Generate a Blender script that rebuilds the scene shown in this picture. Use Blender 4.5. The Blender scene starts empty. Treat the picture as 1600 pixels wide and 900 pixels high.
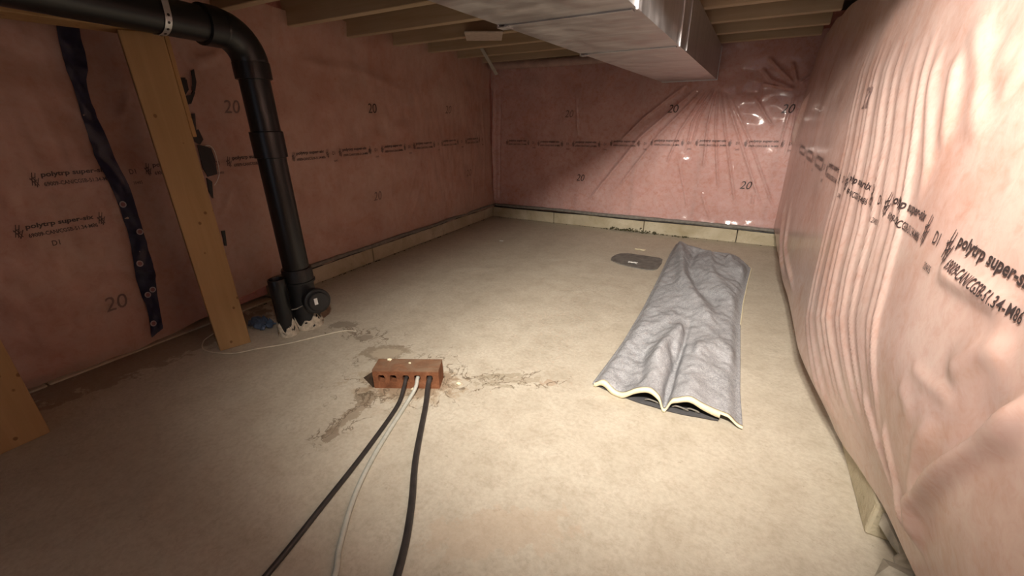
import bpy, bmesh, math, random
import numpy as np
from mathutils import Vector, Matrix

random.seed(7)
RNG = np.random.RandomState(11)
S = bpy.context.scene
C = S.collection

# ------------------------------------------------------------------ camera, world, light, exposure
# world: X to the right along the back wall, Y into the room, Z up; metres; floor at z = 0
CAM_H = 0.74
RX = (0.87828119, 0.1704481, -0.44673214)      # world X, Y, Z axes seen in camera axes (right, down, forward)
RY = (0.47797522, -0.33783589, 0.81080614)
RZ = (-0.01272178, -0.92564267, -0.37818488)
cam_data = bpy.data.cameras.new('camera')
cam_data.sensor_width = 36.0
cam_data.lens = 648.0 / 1600.0 * 36.0
cam_data.clip_start = 0.02
cam = bpy.data.objects.new('camera', cam_data)
C.objects.link(cam)
right = Vector((RX[0], RY[0], RZ[0]))
down = Vector((RX[1], RY[1], RZ[1]))
fwd = Vector((RX[2], RY[2], RZ[2]))
m = Matrix((right, -down, -fwd)).transposed().to_4x4()
m.translation = (0, 0, CAM_H)
cam.matrix_world = m
S.camera = cam

world = bpy.data.worlds.new('world')
S.world = world
world.use_nodes = True
bg = world.node_tree.nodes['Background']
bg.inputs[0].default_value = (0.80, 0.84, 1.0, 1)
bg.inputs[1].default_value = 0.24

BULB_COL = (1.0, 0.915, 0.81)
# two clamp lamps in the access opening above the viewer, aimed at the far end: position, aim, watts, label
LAMPS = [((0.010, 0.02, 1.120), (-0.85, 2.75, 0.30), 71.0, 'clamp work lamp in the access opening nearer the right wall'),
         ((-0.095, 0.02, 1.120), (-0.70, 2.75, 0.30), 51.0, 'clamp work lamp in the access opening nearer the duct')]
LAMP_CONE, LAMP_BLEND, LAMP_RADIUS = 122.0, 1.0, 0.04

S.view_settings.view_transform = 'Standard'
S.view_settings.look = 'None'
S.view_settings.gamma = 1.0
S.view_settings.use_curve_mapping = False
S.view_settings.exposure = 1.0

# ------------------------------------------------------------------ helpers
def tag(o, label=None, cat=None, group=None, kind=None):
    if label: o['label'] = label
    if cat: o['category'] = cat
    if group: o['group'] = group
    if kind: o['kind'] = kind
    return o

def empty(name, loc=(0, 0, 0), rz=0.0):
    o = bpy.data.objects.new(name, None)
    o.empty_display_size = 0.05
    C.objects.link(o)
    o.location = loc
    o.rotation_euler = (0, 0, rz)
    return o

def link(name, me, mat=None, parent=None, smooth=False):
    if mat is not None and len(me.materials) == 0:
        me.materials.append(mat)
    if smooth:
        me.polygons.foreach_set('use_smooth', [True] * len(me.polygons))
    o = bpy.data.objects.new(name, me)
    C.objects.link(o)
    if parent is not None:
        o.parent = parent
    return o

def from_bm(name, bm, mat=None, parent=None, smooth=False):
    me = bpy.data.meshes.new(name)
    bm.to_mesh(me)
    bm.free()
    return link(name, me, mat, parent, smooth)

def from_np(name, V, F, mat=None, parent=None, smooth=True):
    me = bpy.data.meshes.new(name)
    V = np.asarray(V, dtype=np.float32)
    F = np.asarray(F, dtype=np.int32)
    me.vertices.add(len(V))
    me.vertices.foreach_set('co', V.ravel())
    n = F.shape[1]
    me.loops.add(F.size)
    me.loops.foreach_set('vertex_index', F.ravel())
    me.polygons.add(len(F))
    me.polygons.foreach_set('loop_start', np.arange(0, F.size, n, dtype=np.int32))
    me.update(calc_edges=True)
    me.validate()
    return link(name, me, mat, parent, smooth)

def box_bm(lo, hi, bevel=0.0, segs=1, bm=None):
    b = bmesh.new()
    vs = [b.verts.new((x, y, z)) for z in (lo[2], hi[2]) for y in (lo[1], hi[1]) for x in (lo[0], hi[0])]
    for f in ((0, 2, 3, 1), (4, 5, 7, 6), (0, 1, 5, 4), (2, 6, 7, 3), (0, 4, 6, 2), (1, 3, 7, 5)):
        b.faces.new([vs[i] for i in f])
    if bevel:
        bmesh.ops.bevel(b, geom=b.edges[:], offset=bevel, segments=segs, affect='EDGES', profile=0.5)
    if bm is None:
        return b
    me = bpy.data.meshes.new('tmp')
    b.to_mesh(me); b.free()
    bm.from_mesh(me); bpy.data.meshes.remove(me)
    return bm

def box(name, lo, hi, mat, parent=None, bevel=0.0, segs=1):
    return from_bm(name, box_bm(lo, hi, bevel, segs), mat, parent)

def smooth_path(pts, n=12):
    P = [Vector(p) for p in pts]
    P = [P[0] * 2 - P[1]] + P + [P[-1] * 2 - P[-2]]
    out = []
    for i in range(1, len(P) - 2):
        a, b, c, d = P[i - 1], P[i], P[i + 1], P[i + 2]
        for k in range(n):
            t = k / n
            out.append(0.5 * ((2 * b) + (c - a) * t + (2 * a - 5 * b + 4 * c - d) * t * t + (3 * b - 3 * c + d - a) * t ** 3))
    out.append(P[-2])
    return out

def tube_np(path, r, seg=12, cap=True):
    path = [Vector(p) for p in path]
    rs = r if hasattr(r, '__len__') else [r] * len(path)
    V, F = [], []
    up = Vector((0, 0, 1))
    t0 = (path[1] - path[0]).normalized()
    if abs(t0.dot(up)) > 0.9:
        up = Vector((1, 0, 0))
    nrm = (up - t0 * up.dot(t0)).normalized()
    for i, p in enumerate(path):
        t = (path[min(i + 1, len(path) - 1)] - path[max(i - 1, 0)]).normalized()
        nrm = (nrm - t * nrm.dot(t)).normalized()
        bn = t.cross(nrm)
        for k in range(seg):
            a = 2 * math.pi * k / seg
            V.append(p + (nrm * math.cos(a) + bn * math.sin(a)) * rs[i])
    for i in range(len(path) - 1):
        for k in range(seg):
            k2 = (k + 1) % seg
            F.append((i * seg + k, i * seg + k2, (i + 1) * seg + k2, (i + 1) * seg + k))
    if cap:
        for base, rev in ((0, True), ((len(path) - 1) * seg, False)):
            c = len(V)
            V.append(path[0] if rev else path[-1])
            for k in range(seg):
                k2 = (k + 1) % seg
                F.append((base + k2, base + k, c, c) if rev else (base + k, base + k2, c, c))
    return V, F

def tube(name, path, r, mat, parent=None, seg=12, cap=True):
    V, F = tube_np(path, r, seg, cap)
    me = bpy.data.meshes.new(name)
    me.from_pydata([tuple(v) for v in V], [], [tuple(dict.fromkeys(f)) for f in F])
    me.update()
    return link(name, me, mat, parent, True)

def lathe(name, prof, axis_o, axis_d, mat, parent=None, seg=32, smooth=True):
    """prof: (radius, distance along axis) pairs."""
    d = Vector(axis_d).normalized()
    u = Vector((0, 0, 1)) if abs(d.z) < 0.9 else Vector((1, 0, 0))
    u = (u - d * u.dot(d)).normalized()
    w = d.cross(u)
    o = Vector(axis_o)
    V, F = [], []
    for (r, h) in prof:
        for k in range(seg):
            a = 2 * math.pi * k / seg
            V.append(tuple(o + d * h + (u * math.cos(a) + w * math.sin(a)) * max(r, 1e-5)))
    for i in range(len(prof) - 1):
        for k in range(seg):
            k2 = (k + 1) % seg
            F.append((i * seg + k, i * seg + k2, (i + 1) * seg + k2, (i + 1) * seg + k))
    me = bpy.data.meshes.new(name)
    me.from_pydata(V, [], F)
    me.update()
    ob = link(name, me, mat, parent, smooth)
    try:
        me.set_sharp_from_angle(angle=math.radians(35))
    except Exception:
        pass
    return ob

def wave_noise(a, b, scale, seed, n=24):
    """smooth pseudo-random field, roughly in [-1, 1]."""
    r = np.random.RandomState(seed)
    out = np.zeros_like(a)
    for i in range(n):
        th = r.uniform(0, 2 * math.pi)
        k = 2 * math.pi / scale * r.uniform(0.5, 1.6)
        out += np.sin(a * k * math.cos(th) + b * k * math.sin(th) + r.uniform(0, 6.28))
    return out / math.sqrt(n)

def sstep(x, a, b):
    t = np.clip((x - a) / (b - a), 0, 1)
    return t * t * (3 - 2 * t)

def ridge(a, b, pts, amp, w, taper=0.25, sharp=False):
    """height of a fold that follows the polyline pts = [(a, b), ...]."""
    best = np.full(a.shape, 1e9)
    tt = np.zeros_like(a)
    L = [0.0]
    for p, q in zip(pts[:-1], pts[1:]):
        L.append(L[-1] + math.hypot(q[0] - p[0], q[1] - p[1]))
    for i, (p, q) in enumerate(zip(pts[:-1], pts[1:])):
        dx, dy = q[0] - p[0], q[1] - p[1]
        l2 = dx * dx + dy * dy + 1e-12
        t = np.clip(((a - p[0]) * dx + (b - p[1]) * dy) / l2, 0, 1)
        d = np.hypot(a - p[0] - t * dx, b - p[1] - t * dy)
        msk = d < best
        best = np.where(msk, d, best)
        tt = np.where(msk, (L[i] + t * math.sqrt(l2)) / L[-1], tt)
    env = sstep(tt, 0, taper) * (1 - sstep(tt, 1 - taper, 1)) if taper > 0 else 1.0
    prof = np.exp(-best / w) if sharp else np.exp(-(best / w) ** 2)
    return amp * env * prof

# ------------------------------------------------------------------ materials
def new_mat(name):
    mt = bpy.data.materials.new(name)
    mt.use_nodes = True
    nt = mt.node_tree
    for n in list(nt.nodes):
        nt.nodes.remove(n)
    return mt, nt

class NT:
    def __init__(self, name):
        self.m, self.t = new_mat(name)
        self.out = self.n('ShaderNodeOutputMaterial')
    def n(self, typ, **kw):
        nd = self.t.nodes.new(typ)
        for k, v in kw.items():
            setattr(nd, k, v)
        return nd
    def l(self, a, b):
        self.t.links.new(a, b)
    def val(self, sock, v):
        if hasattr(v, 'is_output') or isinstance(v, bpy.types.NodeSocket):
            self.l(v, sock)
        else:
            sock.default_value = v
    def coord(self, which='Object'):
        return self.n('ShaderNodeTexCoord').outputs[which]
    def mapping(self, vec, scale=(1, 1, 1), rot=(0, 0, 0), loc=(0, 0, 0)):
        mp = self.n('ShaderNodeMapping')
        self.l(vec, mp.inputs['Vector'])
        mp.inputs['Scale'].default_value = scale
        mp.inputs['Rotation'].default_value = rot
        mp.inputs['Location'].default_value = loc
        return mp.outputs[0]
    def noise(self, vec, scale, detail=4, rough=0.55, dist=0.0):
        nd = self.n('ShaderNodeTexNoise')
        self.l(vec, nd.inputs['Vector'])
        nd.inputs['Scale'].default_value = scale
        nd.inputs['Detail'].default_value = detail
        nd.inputs['Roughness'].default_value = rough
        nd.inputs['Distortion'].default_value = dist
        return nd.outputs['Fac']
    def noise_col(self, vec, scale, detail=2):
        nd = self.n('ShaderNodeTexNoise')
        self.l(vec, nd.inputs['Vector'])
        nd.inputs['Scale'].default_value = scale
        nd.inputs['Detail'].default_value = detail
        return nd.outputs['Color']
    def ramp(self, fac, stops):
        r = self.n('ShaderNodeValToRGB')
        self.l(fac, r.inputs[0])
        els = r.color_ramp.elements
        while len(els) < len(stops):
            els.new(0.5)
        for e, (p, c) in zip(els, stops):
            e.position = p
            e.color = c if len(c) == 4 else (*c, 1)
        return r.outputs[0]
    def math(self, op, a, b=None, c=None, clamp=False):
        nd = self.n('ShaderNodeMath', operation=op)
        nd.use_clamp = clamp
        self.val(nd.inputs[0], a)
        if b is not None: self.val(nd.inputs[1], b)
        if c is not None: self.val(nd.inputs[2], c)
        return nd.outputs[0]
    def mapr(self, v, a, b, c=0.0, d=1.0):
        nd = self.n('ShaderNodeMapRange')
        nd.interpolation_type = 'SMOOTHSTEP'
        self.l(v, nd.inputs[0])
        for i, x in zip((1, 2, 3, 4), (a, b, c, d)):
            nd.inputs[i].default_value = x
        return nd.outputs[0]
    def mix(self, fac, a, b, mode='MIX'):
        nd = self.n('ShaderNodeMix', data_type='RGBA', blend_type=mode)
        self.val(nd.inputs[0], fac)
        for s, v in ((nd.inputs[6], a), (nd.inputs[7], b)):
            if isinstance(v, bpy.types.NodeSocket): self.l(v, s)
            else: s.default_value = v if len(v) == 4 else (*v, 1)
        return nd.outputs[2]
    def bump(self, h, strength=0.3, dist=0.01, normal=None):
        b = self.n('ShaderNodeBump')
        self.l(h, b.inputs['Height'])
        b.inputs['Strength'].default_value = strength
        b.inputs['Distance'].default_value = dist
        if normal is not None: self.l(normal, b.inputs['Normal'])
        return b.outputs[0]
    def bsdf(self, col, rough=0.6, metal=0.0, spec=0.5, normal=None, **kw):
        p = self.n('ShaderNodeBsdfPrincipled')
        if isinstance(col, bpy.types.NodeSocket): self.l(col, p.inputs['Base Color'])
        else: p.inputs['Base Color'].default_value = (*col, 1) if len(col) == 3 else col
        self.val(p.inputs['Roughness'], rough)
        self.val(p.inputs['Metallic'], metal)
        p.inputs['Specular IOR Level'].default_value = spec
        if normal is not None: self.l(normal, p.inputs['Normal'])
        for k, v in kw.items():
            self.val(p.inputs[k], v)
        return p.outputs[0]
    def done(self, sh):
        self.l(sh, self.out.inputs[0])
        return self.m

def simple(name, col, rough=0.6, metal=0.0, var=0.15, scale=40.0, bump=0.1, spec=0.5):
    t = NT(name)
    co = t.coord()
    n = t.noise(co, scale, 5)
    d = tuple(c * (1 - var) for c in col)
    e = tuple(min(1, c * (1 + var)) for c in col)
    c = t.ramp(n, [(0.3, d), (0.7, e)])
    return t.done(t.bsdf(c, rough, metal, spec, t.bump(n, bump, 0.003)))

def mat_insulation():
    t = NT('pink_insulation')
    co = t.coord()
    a = t.noise(co, 5.0, 5, 0.6, 0.6)
    b = t.noise(co, 34.0, 5, 0.7, 0.9)
    c = t.ramp(a, [(0.30, (0.52, 0.22, 0.16)), (0.5, (0.64, 0.30, 0.25)), (0.72, (0.80, 0.46, 0.41))])
    c2 = t.ramp(b, [(0.3, (0.50, 0.26, 0.18)), (0.55, (0.70, 0.35, 0.30)), (0.75, (0.88, 0.56, 0.51))])
    col = t.mix(0.45, c, c2)
    return t.done(t.bsdf(col, 0.95, 0, 0.1, t.bump(b, 0.7, 0.012)))

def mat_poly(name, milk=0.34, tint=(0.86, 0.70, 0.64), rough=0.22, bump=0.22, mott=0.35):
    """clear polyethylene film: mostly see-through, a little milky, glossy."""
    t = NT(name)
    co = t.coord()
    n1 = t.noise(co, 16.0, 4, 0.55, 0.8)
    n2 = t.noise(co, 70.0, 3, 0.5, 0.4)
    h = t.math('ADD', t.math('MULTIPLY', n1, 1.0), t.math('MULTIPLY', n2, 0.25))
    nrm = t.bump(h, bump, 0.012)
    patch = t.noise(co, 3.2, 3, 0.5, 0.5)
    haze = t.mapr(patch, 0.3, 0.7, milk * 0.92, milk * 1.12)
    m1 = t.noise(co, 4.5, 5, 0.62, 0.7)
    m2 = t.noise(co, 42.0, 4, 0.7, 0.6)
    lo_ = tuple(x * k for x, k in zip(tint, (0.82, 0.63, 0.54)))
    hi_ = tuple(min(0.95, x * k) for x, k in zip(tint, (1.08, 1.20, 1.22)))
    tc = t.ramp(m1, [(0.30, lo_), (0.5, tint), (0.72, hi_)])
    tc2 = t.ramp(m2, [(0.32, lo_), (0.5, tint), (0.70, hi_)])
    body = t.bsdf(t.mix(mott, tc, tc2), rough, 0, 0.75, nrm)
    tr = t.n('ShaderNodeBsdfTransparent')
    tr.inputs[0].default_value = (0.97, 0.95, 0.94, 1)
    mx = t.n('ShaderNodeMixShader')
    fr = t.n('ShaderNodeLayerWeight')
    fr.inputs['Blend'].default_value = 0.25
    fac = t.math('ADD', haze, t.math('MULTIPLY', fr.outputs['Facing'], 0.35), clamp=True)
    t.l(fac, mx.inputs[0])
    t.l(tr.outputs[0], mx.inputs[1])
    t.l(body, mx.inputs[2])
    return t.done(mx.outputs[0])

def mat_wood(name, c0, c1, axis='Z', scale=1.0, knots=True):
    t = NT(name)
    co = t.coord()
    sc = {'Z': (30, 30, 1.6), 'X': (1.6, 30, 30), 'Y': (30, 1.6, 30)}[axis]
    g = t.noise(t.mapping(co, tuple(s * scale for s in sc)), 1.0, 6, 0.6, 0.3)
    big = t.noise(co, 3.0, 2)
    col = t.ramp(g, [(0.3, c0), (0.7, c1)])
    col = t.mix(t.mapr(big, 0.35, 0.7, 0, 0.35), col, tuple(c * 0.78 for c in c0))
    if knots:
        v = t.n('ShaderNodeTexVoronoi')
        t.l(t.mapping(co, (1, 1, 0.8)), v.inputs['Vector'])
        v.inputs['Scale'].default_value = 24.0
        v.inputs['Randomness'].default_value = 1.0
        k = t.mapr(v.outputs['Distance'], 0.07, 0.13, 1, 0)
        col = t.mix(t.math('MULTIPLY', k, 0.75), col, (0.13, 0.055, 0.02))
    return t.done(t.bsdf(col, 0.6, 0, 0.3, t.bump(g, 0.12, 0.002)))

def mat_galv():
    t = NT('galvanised_sheet')
    co = t.coord()
    st = t.noise(t.mapping(co, (55, 3.0, 1.2)), 1.0, 5, 0.65)
    sv = t.noise(t.mapping(co, (3, 60, 1.5)), 1.0, 5, 0.65)
    sp = t.noise(co, 14.0, 4)
    f = t.math('ADD', t.math('MULTIPLY', sv, 0.6), t.math('MULTIPLY', sp, 0.4))
    col = t.ramp(f, [(0.32, (0.42, 0.42, 0.43)), (0.68, (0.66, 0.66, 0.67))])
    rg = t.mapr(sp, 0.3, 0.7, 0.34, 0.52)
    return t.done(t.bsdf(col, rg, 0.85, 0.5, t.bump(st, 0.06, 0.003)))

def ellipse_mask(t, co, cx, cy, rx, ry, ang, warp, edge=0.13):
    mp = t.mapping(co, (1, 1, 1), (0, 0, 0), (-cx, -cy, 0))
    rot = t.n('ShaderNodeVectorRotate', rotation_type='Z_AXIS')
    t.l(mp, rot.inputs['Vector'])
    rot.inputs['Angle'].default_value = -ang
    sc = t.n('ShaderNodeVectorMath', operation='MULTIPLY')
    t.l(rot.outputs[0], sc.inputs[0])
    sc.inputs[1].default_value = (1 / rx, 1 / ry, 0)
    ln = t.n('ShaderNodeVectorMath', operation='LENGTH')
    t.l(sc.outputs[0], ln.inputs[0])
    d = t.math('ADD', ln.outputs['Value'], warp)
    return t.mapr(d, 1 - edge, 1 + edge, 1, 0)

def mat_floor():
    t = NT('concrete_floor')
    co = t.coord()
    big = t.noise(co, 1.6, 4, 0.55, 0.4)
    mid = t.noise(co, 9.0, 5, 0.6, 0.5)
    fin = t.noise(co, 95.0, 4, 0.65)
    col = t.ramp(mid, [(0.3, (0.46, 0.405, 0.32)), (0.55, (0.56, 0.505, 0.41)), (0.75, (0.63, 0.58, 0.48))])
    col = t.mix(t.mapr(big, 0.35, 0.65, 0.0, 0.5), col, (0.49, 0.425, 0.335))
    col = t.mix(t.mapr(fin, 0.35, 0.66, 0.42, 0.0), col, (0.34, 0.28, 0.20))
    gr = t.noise(co, 26.0, 6, 0.72, 0.3)
    col = t.mix(t.mapr(gr, 0.36, 0.64, 0.0, 0.38), col, (0.60, 0.555, 0.45))
    v = t.noise(co, 38.0, 5, 0.7)
    col = t.mix(t.mapr(v, 0.62, 0.72, 0, 0.45), col, (0.31, 0.255, 0.185))
    wob = t.math('MULTIPLY', t.math('SUBTRACT', t.noise(co, 22.0, 4, 0.7), 0.5), 2.6)
    wob2 = t.math('MULTIPLY', t.math('SUBTRACT', t.noise(co, 45.0, 4, 0.7), 0.5), 3.4)
    # damp mortar patches, pits and smears on this slab; left-wall dirt includes painted shade
    stains_and_shade = [
        (-1.285, 0.955, 0.065, 0.028, 0.55, wob, (0.27, 0.225, 0.17), 0.75),
        (-1.130, 0.915, 0.030, 0.022, 0.4, wob, (0.27, 0.225, 0.17), 0.75),
        (-1.205, 0.925, 0.050, 0.008, -0.3, wob, (0.25, 0.20, 0.15), 0.7),
        (-0.985, 0.875, 0.085, 0.048, 0.45, wob, (0.29, 0.235, 0.165), 0.8),
        (-0.975, 0.875, 0.055, 0.028, 0.45, wob, (0.46, 0.39, 0.29), 0.9),
        (-0.790, 0.779, 0.165, 0.095, 0.45, wob, (0.40, 0.31, 0.21), 0.55),
        (-0.785, 0.779, 0.135, 0.068, 0.45, wob, (0.27, 0.19, 0.12), 0.65),
        (-0.845, 0.665, 0.035, 0.030, 0.9, wob2, (0.24, 0.19, 0.13), 0.8),
        (-0.830, 0.595, 0.020, 0.085, 0.08, wob2, (0.30, 0.24, 0.17), 0.75),
        (-0.812, 0.510, 0.018, 0.030, 0.4, wob2, (0.26, 0.20, 0.14), 0.75),
        (-0.560, 0.935, 0.085, 0.012, 0.55, wob2, (0.33, 0.28, 0.20), 0.7),
        (-0.500, 0.940, 0.075, 0.016, 0.50, wob2, (0.34, 0.28, 0.20), 0.6),
        (-0.410, 0.972, 0.030, 0.014, 0.4, wob2, (0.42, 0.31, 0.22), 0.7),
        (-0.560, 0.885, 0.060, 0.010, 0.35, wob2, (0.33, 0.28, 0.20), 0.6),
        (-0.30, 0.48, 0.14, 0.05, 0.6, wob, (0.50, 0.385, 0.28), 0.4),
        (-1.70, 0.50, 0.11, 0.42, 0.0, wob, (0.20, 0.145, 0.09), 0.55),  # brown dirt band by the left wall, part of it painted shade
        (-1.66, 0.80, 0.08, 0.10, 0.0, wob, (0.17, 0.12, 0.075), 0.5),  # far end of the same dirt and shade band
    ]
    for (cx, cy, rx, ry, an, wb, sc, k) in stains_and_shade:
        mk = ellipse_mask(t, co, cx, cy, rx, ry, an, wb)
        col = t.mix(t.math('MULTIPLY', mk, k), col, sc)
    # hairline cracks running off from the pit
    cr = t.math('ABSOLUTE', t.math('SUBTRACT', t.noise(co, 13.0, 4, 0.6, 0.6), 0.5))
    crk = t.mapr(cr, 0.004, 0.022, 1, 0)
    for (cx, cy, rx, ry, an) in ((-0.83, 0.60, 0.045, 0.13, 0.1), (-0.53, 0.93, 0.17, 0.05, 0.5), (-0.80, 0.80, 0.21, 0.14, 0.45), (-1.15, 0.93, 0.20, 0.05, 0.2)):
        zone = ellipse_mask(t, co, cx, cy, rx, ry, an, wob, 0.3)
        col = t.mix(t.math('MULTIPLY', t.math('MULTIPLY', zone, crk), 0.8), col, (0.16, 0.12, 0.08))
    h = t.math('ADD', t.math('MULTIPLY', mid, 0.8), t.math('MULTIPLY', fin, 0.35))
    h = t.math('ADD', h, t.math('MULTIPLY', t.mapr(v, 0.62, 0.74), -0.25))
    rg = t.mapr(mid, 0.3, 0.7, 0.55, 0.8)
    return t.done(t.bsdf(col, rg, 0, 0.35, t.bump(h, 0.35, 0.008)))

def mat_curb():
    t = NT('footing_concrete')
    co = t.coord()
    a = t.noise(co, 7.0, 5, 0.6, 0.5)
    b = t.noise(co, 60.0, 4, 0.65)
    col = t.ramp(a, [(0.3, (0.40, 0.34, 0.22)), (0.6, (0.55, 0.49, 0.36)), (0.8, (0.62, 0.57, 0.45))])
    col = t.mix(t.mapr(b, 0.6, 0.75, 0, 0.5), col, (0.22, 0.18, 0.11))
    return t.done(t.bsdf(col, 0.9, 0, 0.2, t.bump(t.math('ADD', a, b), 0.5, 0.008)))

def mat_felt():
    t = NT('grey_felt')
    co = t.coord()
    a = t.noise(co, 260.0, 3, 0.7)
    b = t.noise(co, 90.0, 4, 0.75)
    c = t.noise(co, 5.0, 3)
    col = t.ramp(a, [(0.30, (0.17, 0.17, 0.18)), (0.52, (0.37, 0.375, 0.39)), (0.72, (0.68, 0.685, 0.70))])
    col2 = t.ramp(b, [(0.35, (0.24, 0.24, 0.25)), (0.65, (0.48, 0.485, 0.505))])
    col = t.mix(0.5, col, col2)
    col = t.mix(t.mapr(c, 0.35, 0.7, 0, 0.25), col, (0.42, 0.41, 0.42))
    return t.done(t.bsdf(col, 1.0, 0, 0.05, t.bump(b, 0.6, 0.004)))

def mat_brick():
    t = NT('red_brick')
    co = t.coord()
    a = t.noise(co, 28.0, 5, 0.65, 0.4)
    b = t.noise(co, 150.0, 3)
    c = t.noise(co, 14.0, 3, 0.5, 0.8)
    col = t.ramp(a, [(0.28, (0.12, 0.046, 0.022)), (0.55, (0.21, 0.084, 0.040)), (0.8, (0.30, 0.145, 0.082))])
    g = t.n('ShaderNodeNewGeometry')
    sep = t.n('ShaderNodeSeparateXYZ')
    t.l(co, sep.inputs[0])
    # cement dust that settled on the upper side
    top = t.mapr(sep.outputs['Z'], 0.055, 0.062)
    dust = t.math('MULTIPLY', top, t.mapr(c, 0.3, 0.65, 0.25, 0.75))
    col = t.mix(dust, col, (0.23, 0.165, 0.11))
    return t.done(t.bsdf(col, 0.9, 0, 0.2, t.bump(t.math('ADD', a, b), 0.5, 0.003)))

def mat_emit(name, col, s):
    t = NT(name)
    e = t.n('ShaderNodeEmission')
    e.inputs[0].default_value = (*col, 1)
    e.inputs[1].default_value = s
    return t.done(e.outputs[0])

M = dict(
    insul=mat_insulation(),
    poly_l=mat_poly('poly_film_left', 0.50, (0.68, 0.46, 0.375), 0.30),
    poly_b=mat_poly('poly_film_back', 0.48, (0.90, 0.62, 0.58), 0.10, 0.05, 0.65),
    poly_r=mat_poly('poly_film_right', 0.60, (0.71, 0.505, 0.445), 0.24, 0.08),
    post=mat_wood('pine_post', (0.36, 0.22, 0.095), (0.46, 0.295, 0.14), 'Z'),
    joist=mat_wood('joist_lumber', (0.42, 0.32, 0.20), (0.56, 0.45, 0.31), 'X', knots=False),
    ply=mat_wood('subfloor_board', (0.27, 0.19, 0.11), (0.36, 0.26, 0.16), 'Y', knots=False),
    backing=simple('foundation_wall', (0.36, 0.33, 0.29), 0.9),
    galv=mat_galv(),
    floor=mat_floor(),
    curb=mat_curb(),
    felt=mat_felt(),
    cream=simple('cream_backing', (0.80, 0.72, 0.50), 0.9, var=0.08, scale=120),
    brick=mat_brick(),
    abs=simple('black_plastic_pipe', (0.012, 0.012, 0.013), 0.32, var=0.2, scale=20, bump=0.03),
    plug=simple('black_cleanout_plastic', (0.016, 0.016, 0.017), 0.42, var=0.2, scale=20, bump=0.05),
    mortar=simple('splashed_mortar', (0.46, 0.40, 0.31), 0.95, var=0.3, scale=90, bump=0.6),
    tape=simple('navy_tape', (0.012, 0.013, 0.042), 0.42, var=0.3, scale=60, bump=0.15),
    tape_w=simple('tape_print_white', (0.34, 0.31, 0.33), 0.4, var=0.1),
    tape_r=simple('tape_print_red', (0.22, 0.10, 0.11), 0.4, var=0.1),
    ink=simple('black_ink', (0.035, 0.024, 0.024), 0.5, var=0.2),
    ink2=simple('faded_ink', (0.16, 0.10, 0.09), 0.5, var=0.2),
    seal=simple('black_sealant', (0.012, 0.011, 0.012), 0.4, var=0.3),
    gasket=simple('grey_gasket', (0.20, 0.185, 0.16), 0.75, var=0.25, scale=50, bump=0.3),
    cable_k=simple('black_cable', (0.035, 0.030, 0.028), 0.45, var=0.25, scale=60, bump=0.1),
    cable_g=simple('grey_cable', (0.46, 0.46, 0.40), 0.5, var=0.12, scale=60, bump=0.1),
    string=simple('pale_string', (0.62, 0.56, 0.44), 0.8),
    zinc=simple('zinc_strap', (0.62, 0.62, 0.62), 0.35, 0.8),
    white=simple('white_paper', (0.72, 0.70, 0.66), 0.8, var=0.06),
    bluebag=simple('blue_plastic_scrap', (0.10, 0.15, 0.24), 0.4, var=0.3),
    cover=simple('dark_cover_plate', (0.155, 0.145, 0.13), 0.7, var=0.3, scale=30, bump=0.3),
    dirt=simple('green_black_dirt', (0.075, 0.07, 0.035), 0.95, var=0.5, scale=80, bump=0.6),
    rubble=simple('rubble_stone', (0.28, 0.25, 0.20), 0.95, var=0.4, scale=30, bump=0.7),
    soil=simple('dark_soil', (0.07, 0.042, 0.024), 0.95, var=0.4, scale=60, bump=0.6),
    socket=simple('lamp_socket', (0.03, 0.03, 0.03), 0.4),
)

# ------------------------------------------------------------------ the room
XL, XR, YB, YF = -1.757, 0.315, 2.88, -1.6      # faces of the footing
JZ0, JZ1 = 1.10, 1.30                           # joists
HATCH_Y, HATCH_X = 0.70, -0.20                  # access opening in the floor above

# floor slab with the rough pit under the brick
bm = bmesh.new()
box_bm((-2.05, YF, -0.30), (0.62, 3.2, 0.0), 0, 1, bm)
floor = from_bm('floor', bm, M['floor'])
tag(floor, 'bare beige concrete floor slab with damp mortar patches', None, None, 'structure')
BR_C = Vector((-0.789, 0.779, 0))
BR_A = 0.464
bm = bmesh.new()
outline = []
for k in range(26):
    a = 2 * math.pi * k / 26
    r = 1.0 + 0.16 * math.sin(3 * a + 1) + 0.10 * math.sin(7 * a)
    outline.append((0.088 * r * math.cos(a) - 0.004, 0.034 * r * math.sin(a) + 0.020))
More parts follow.
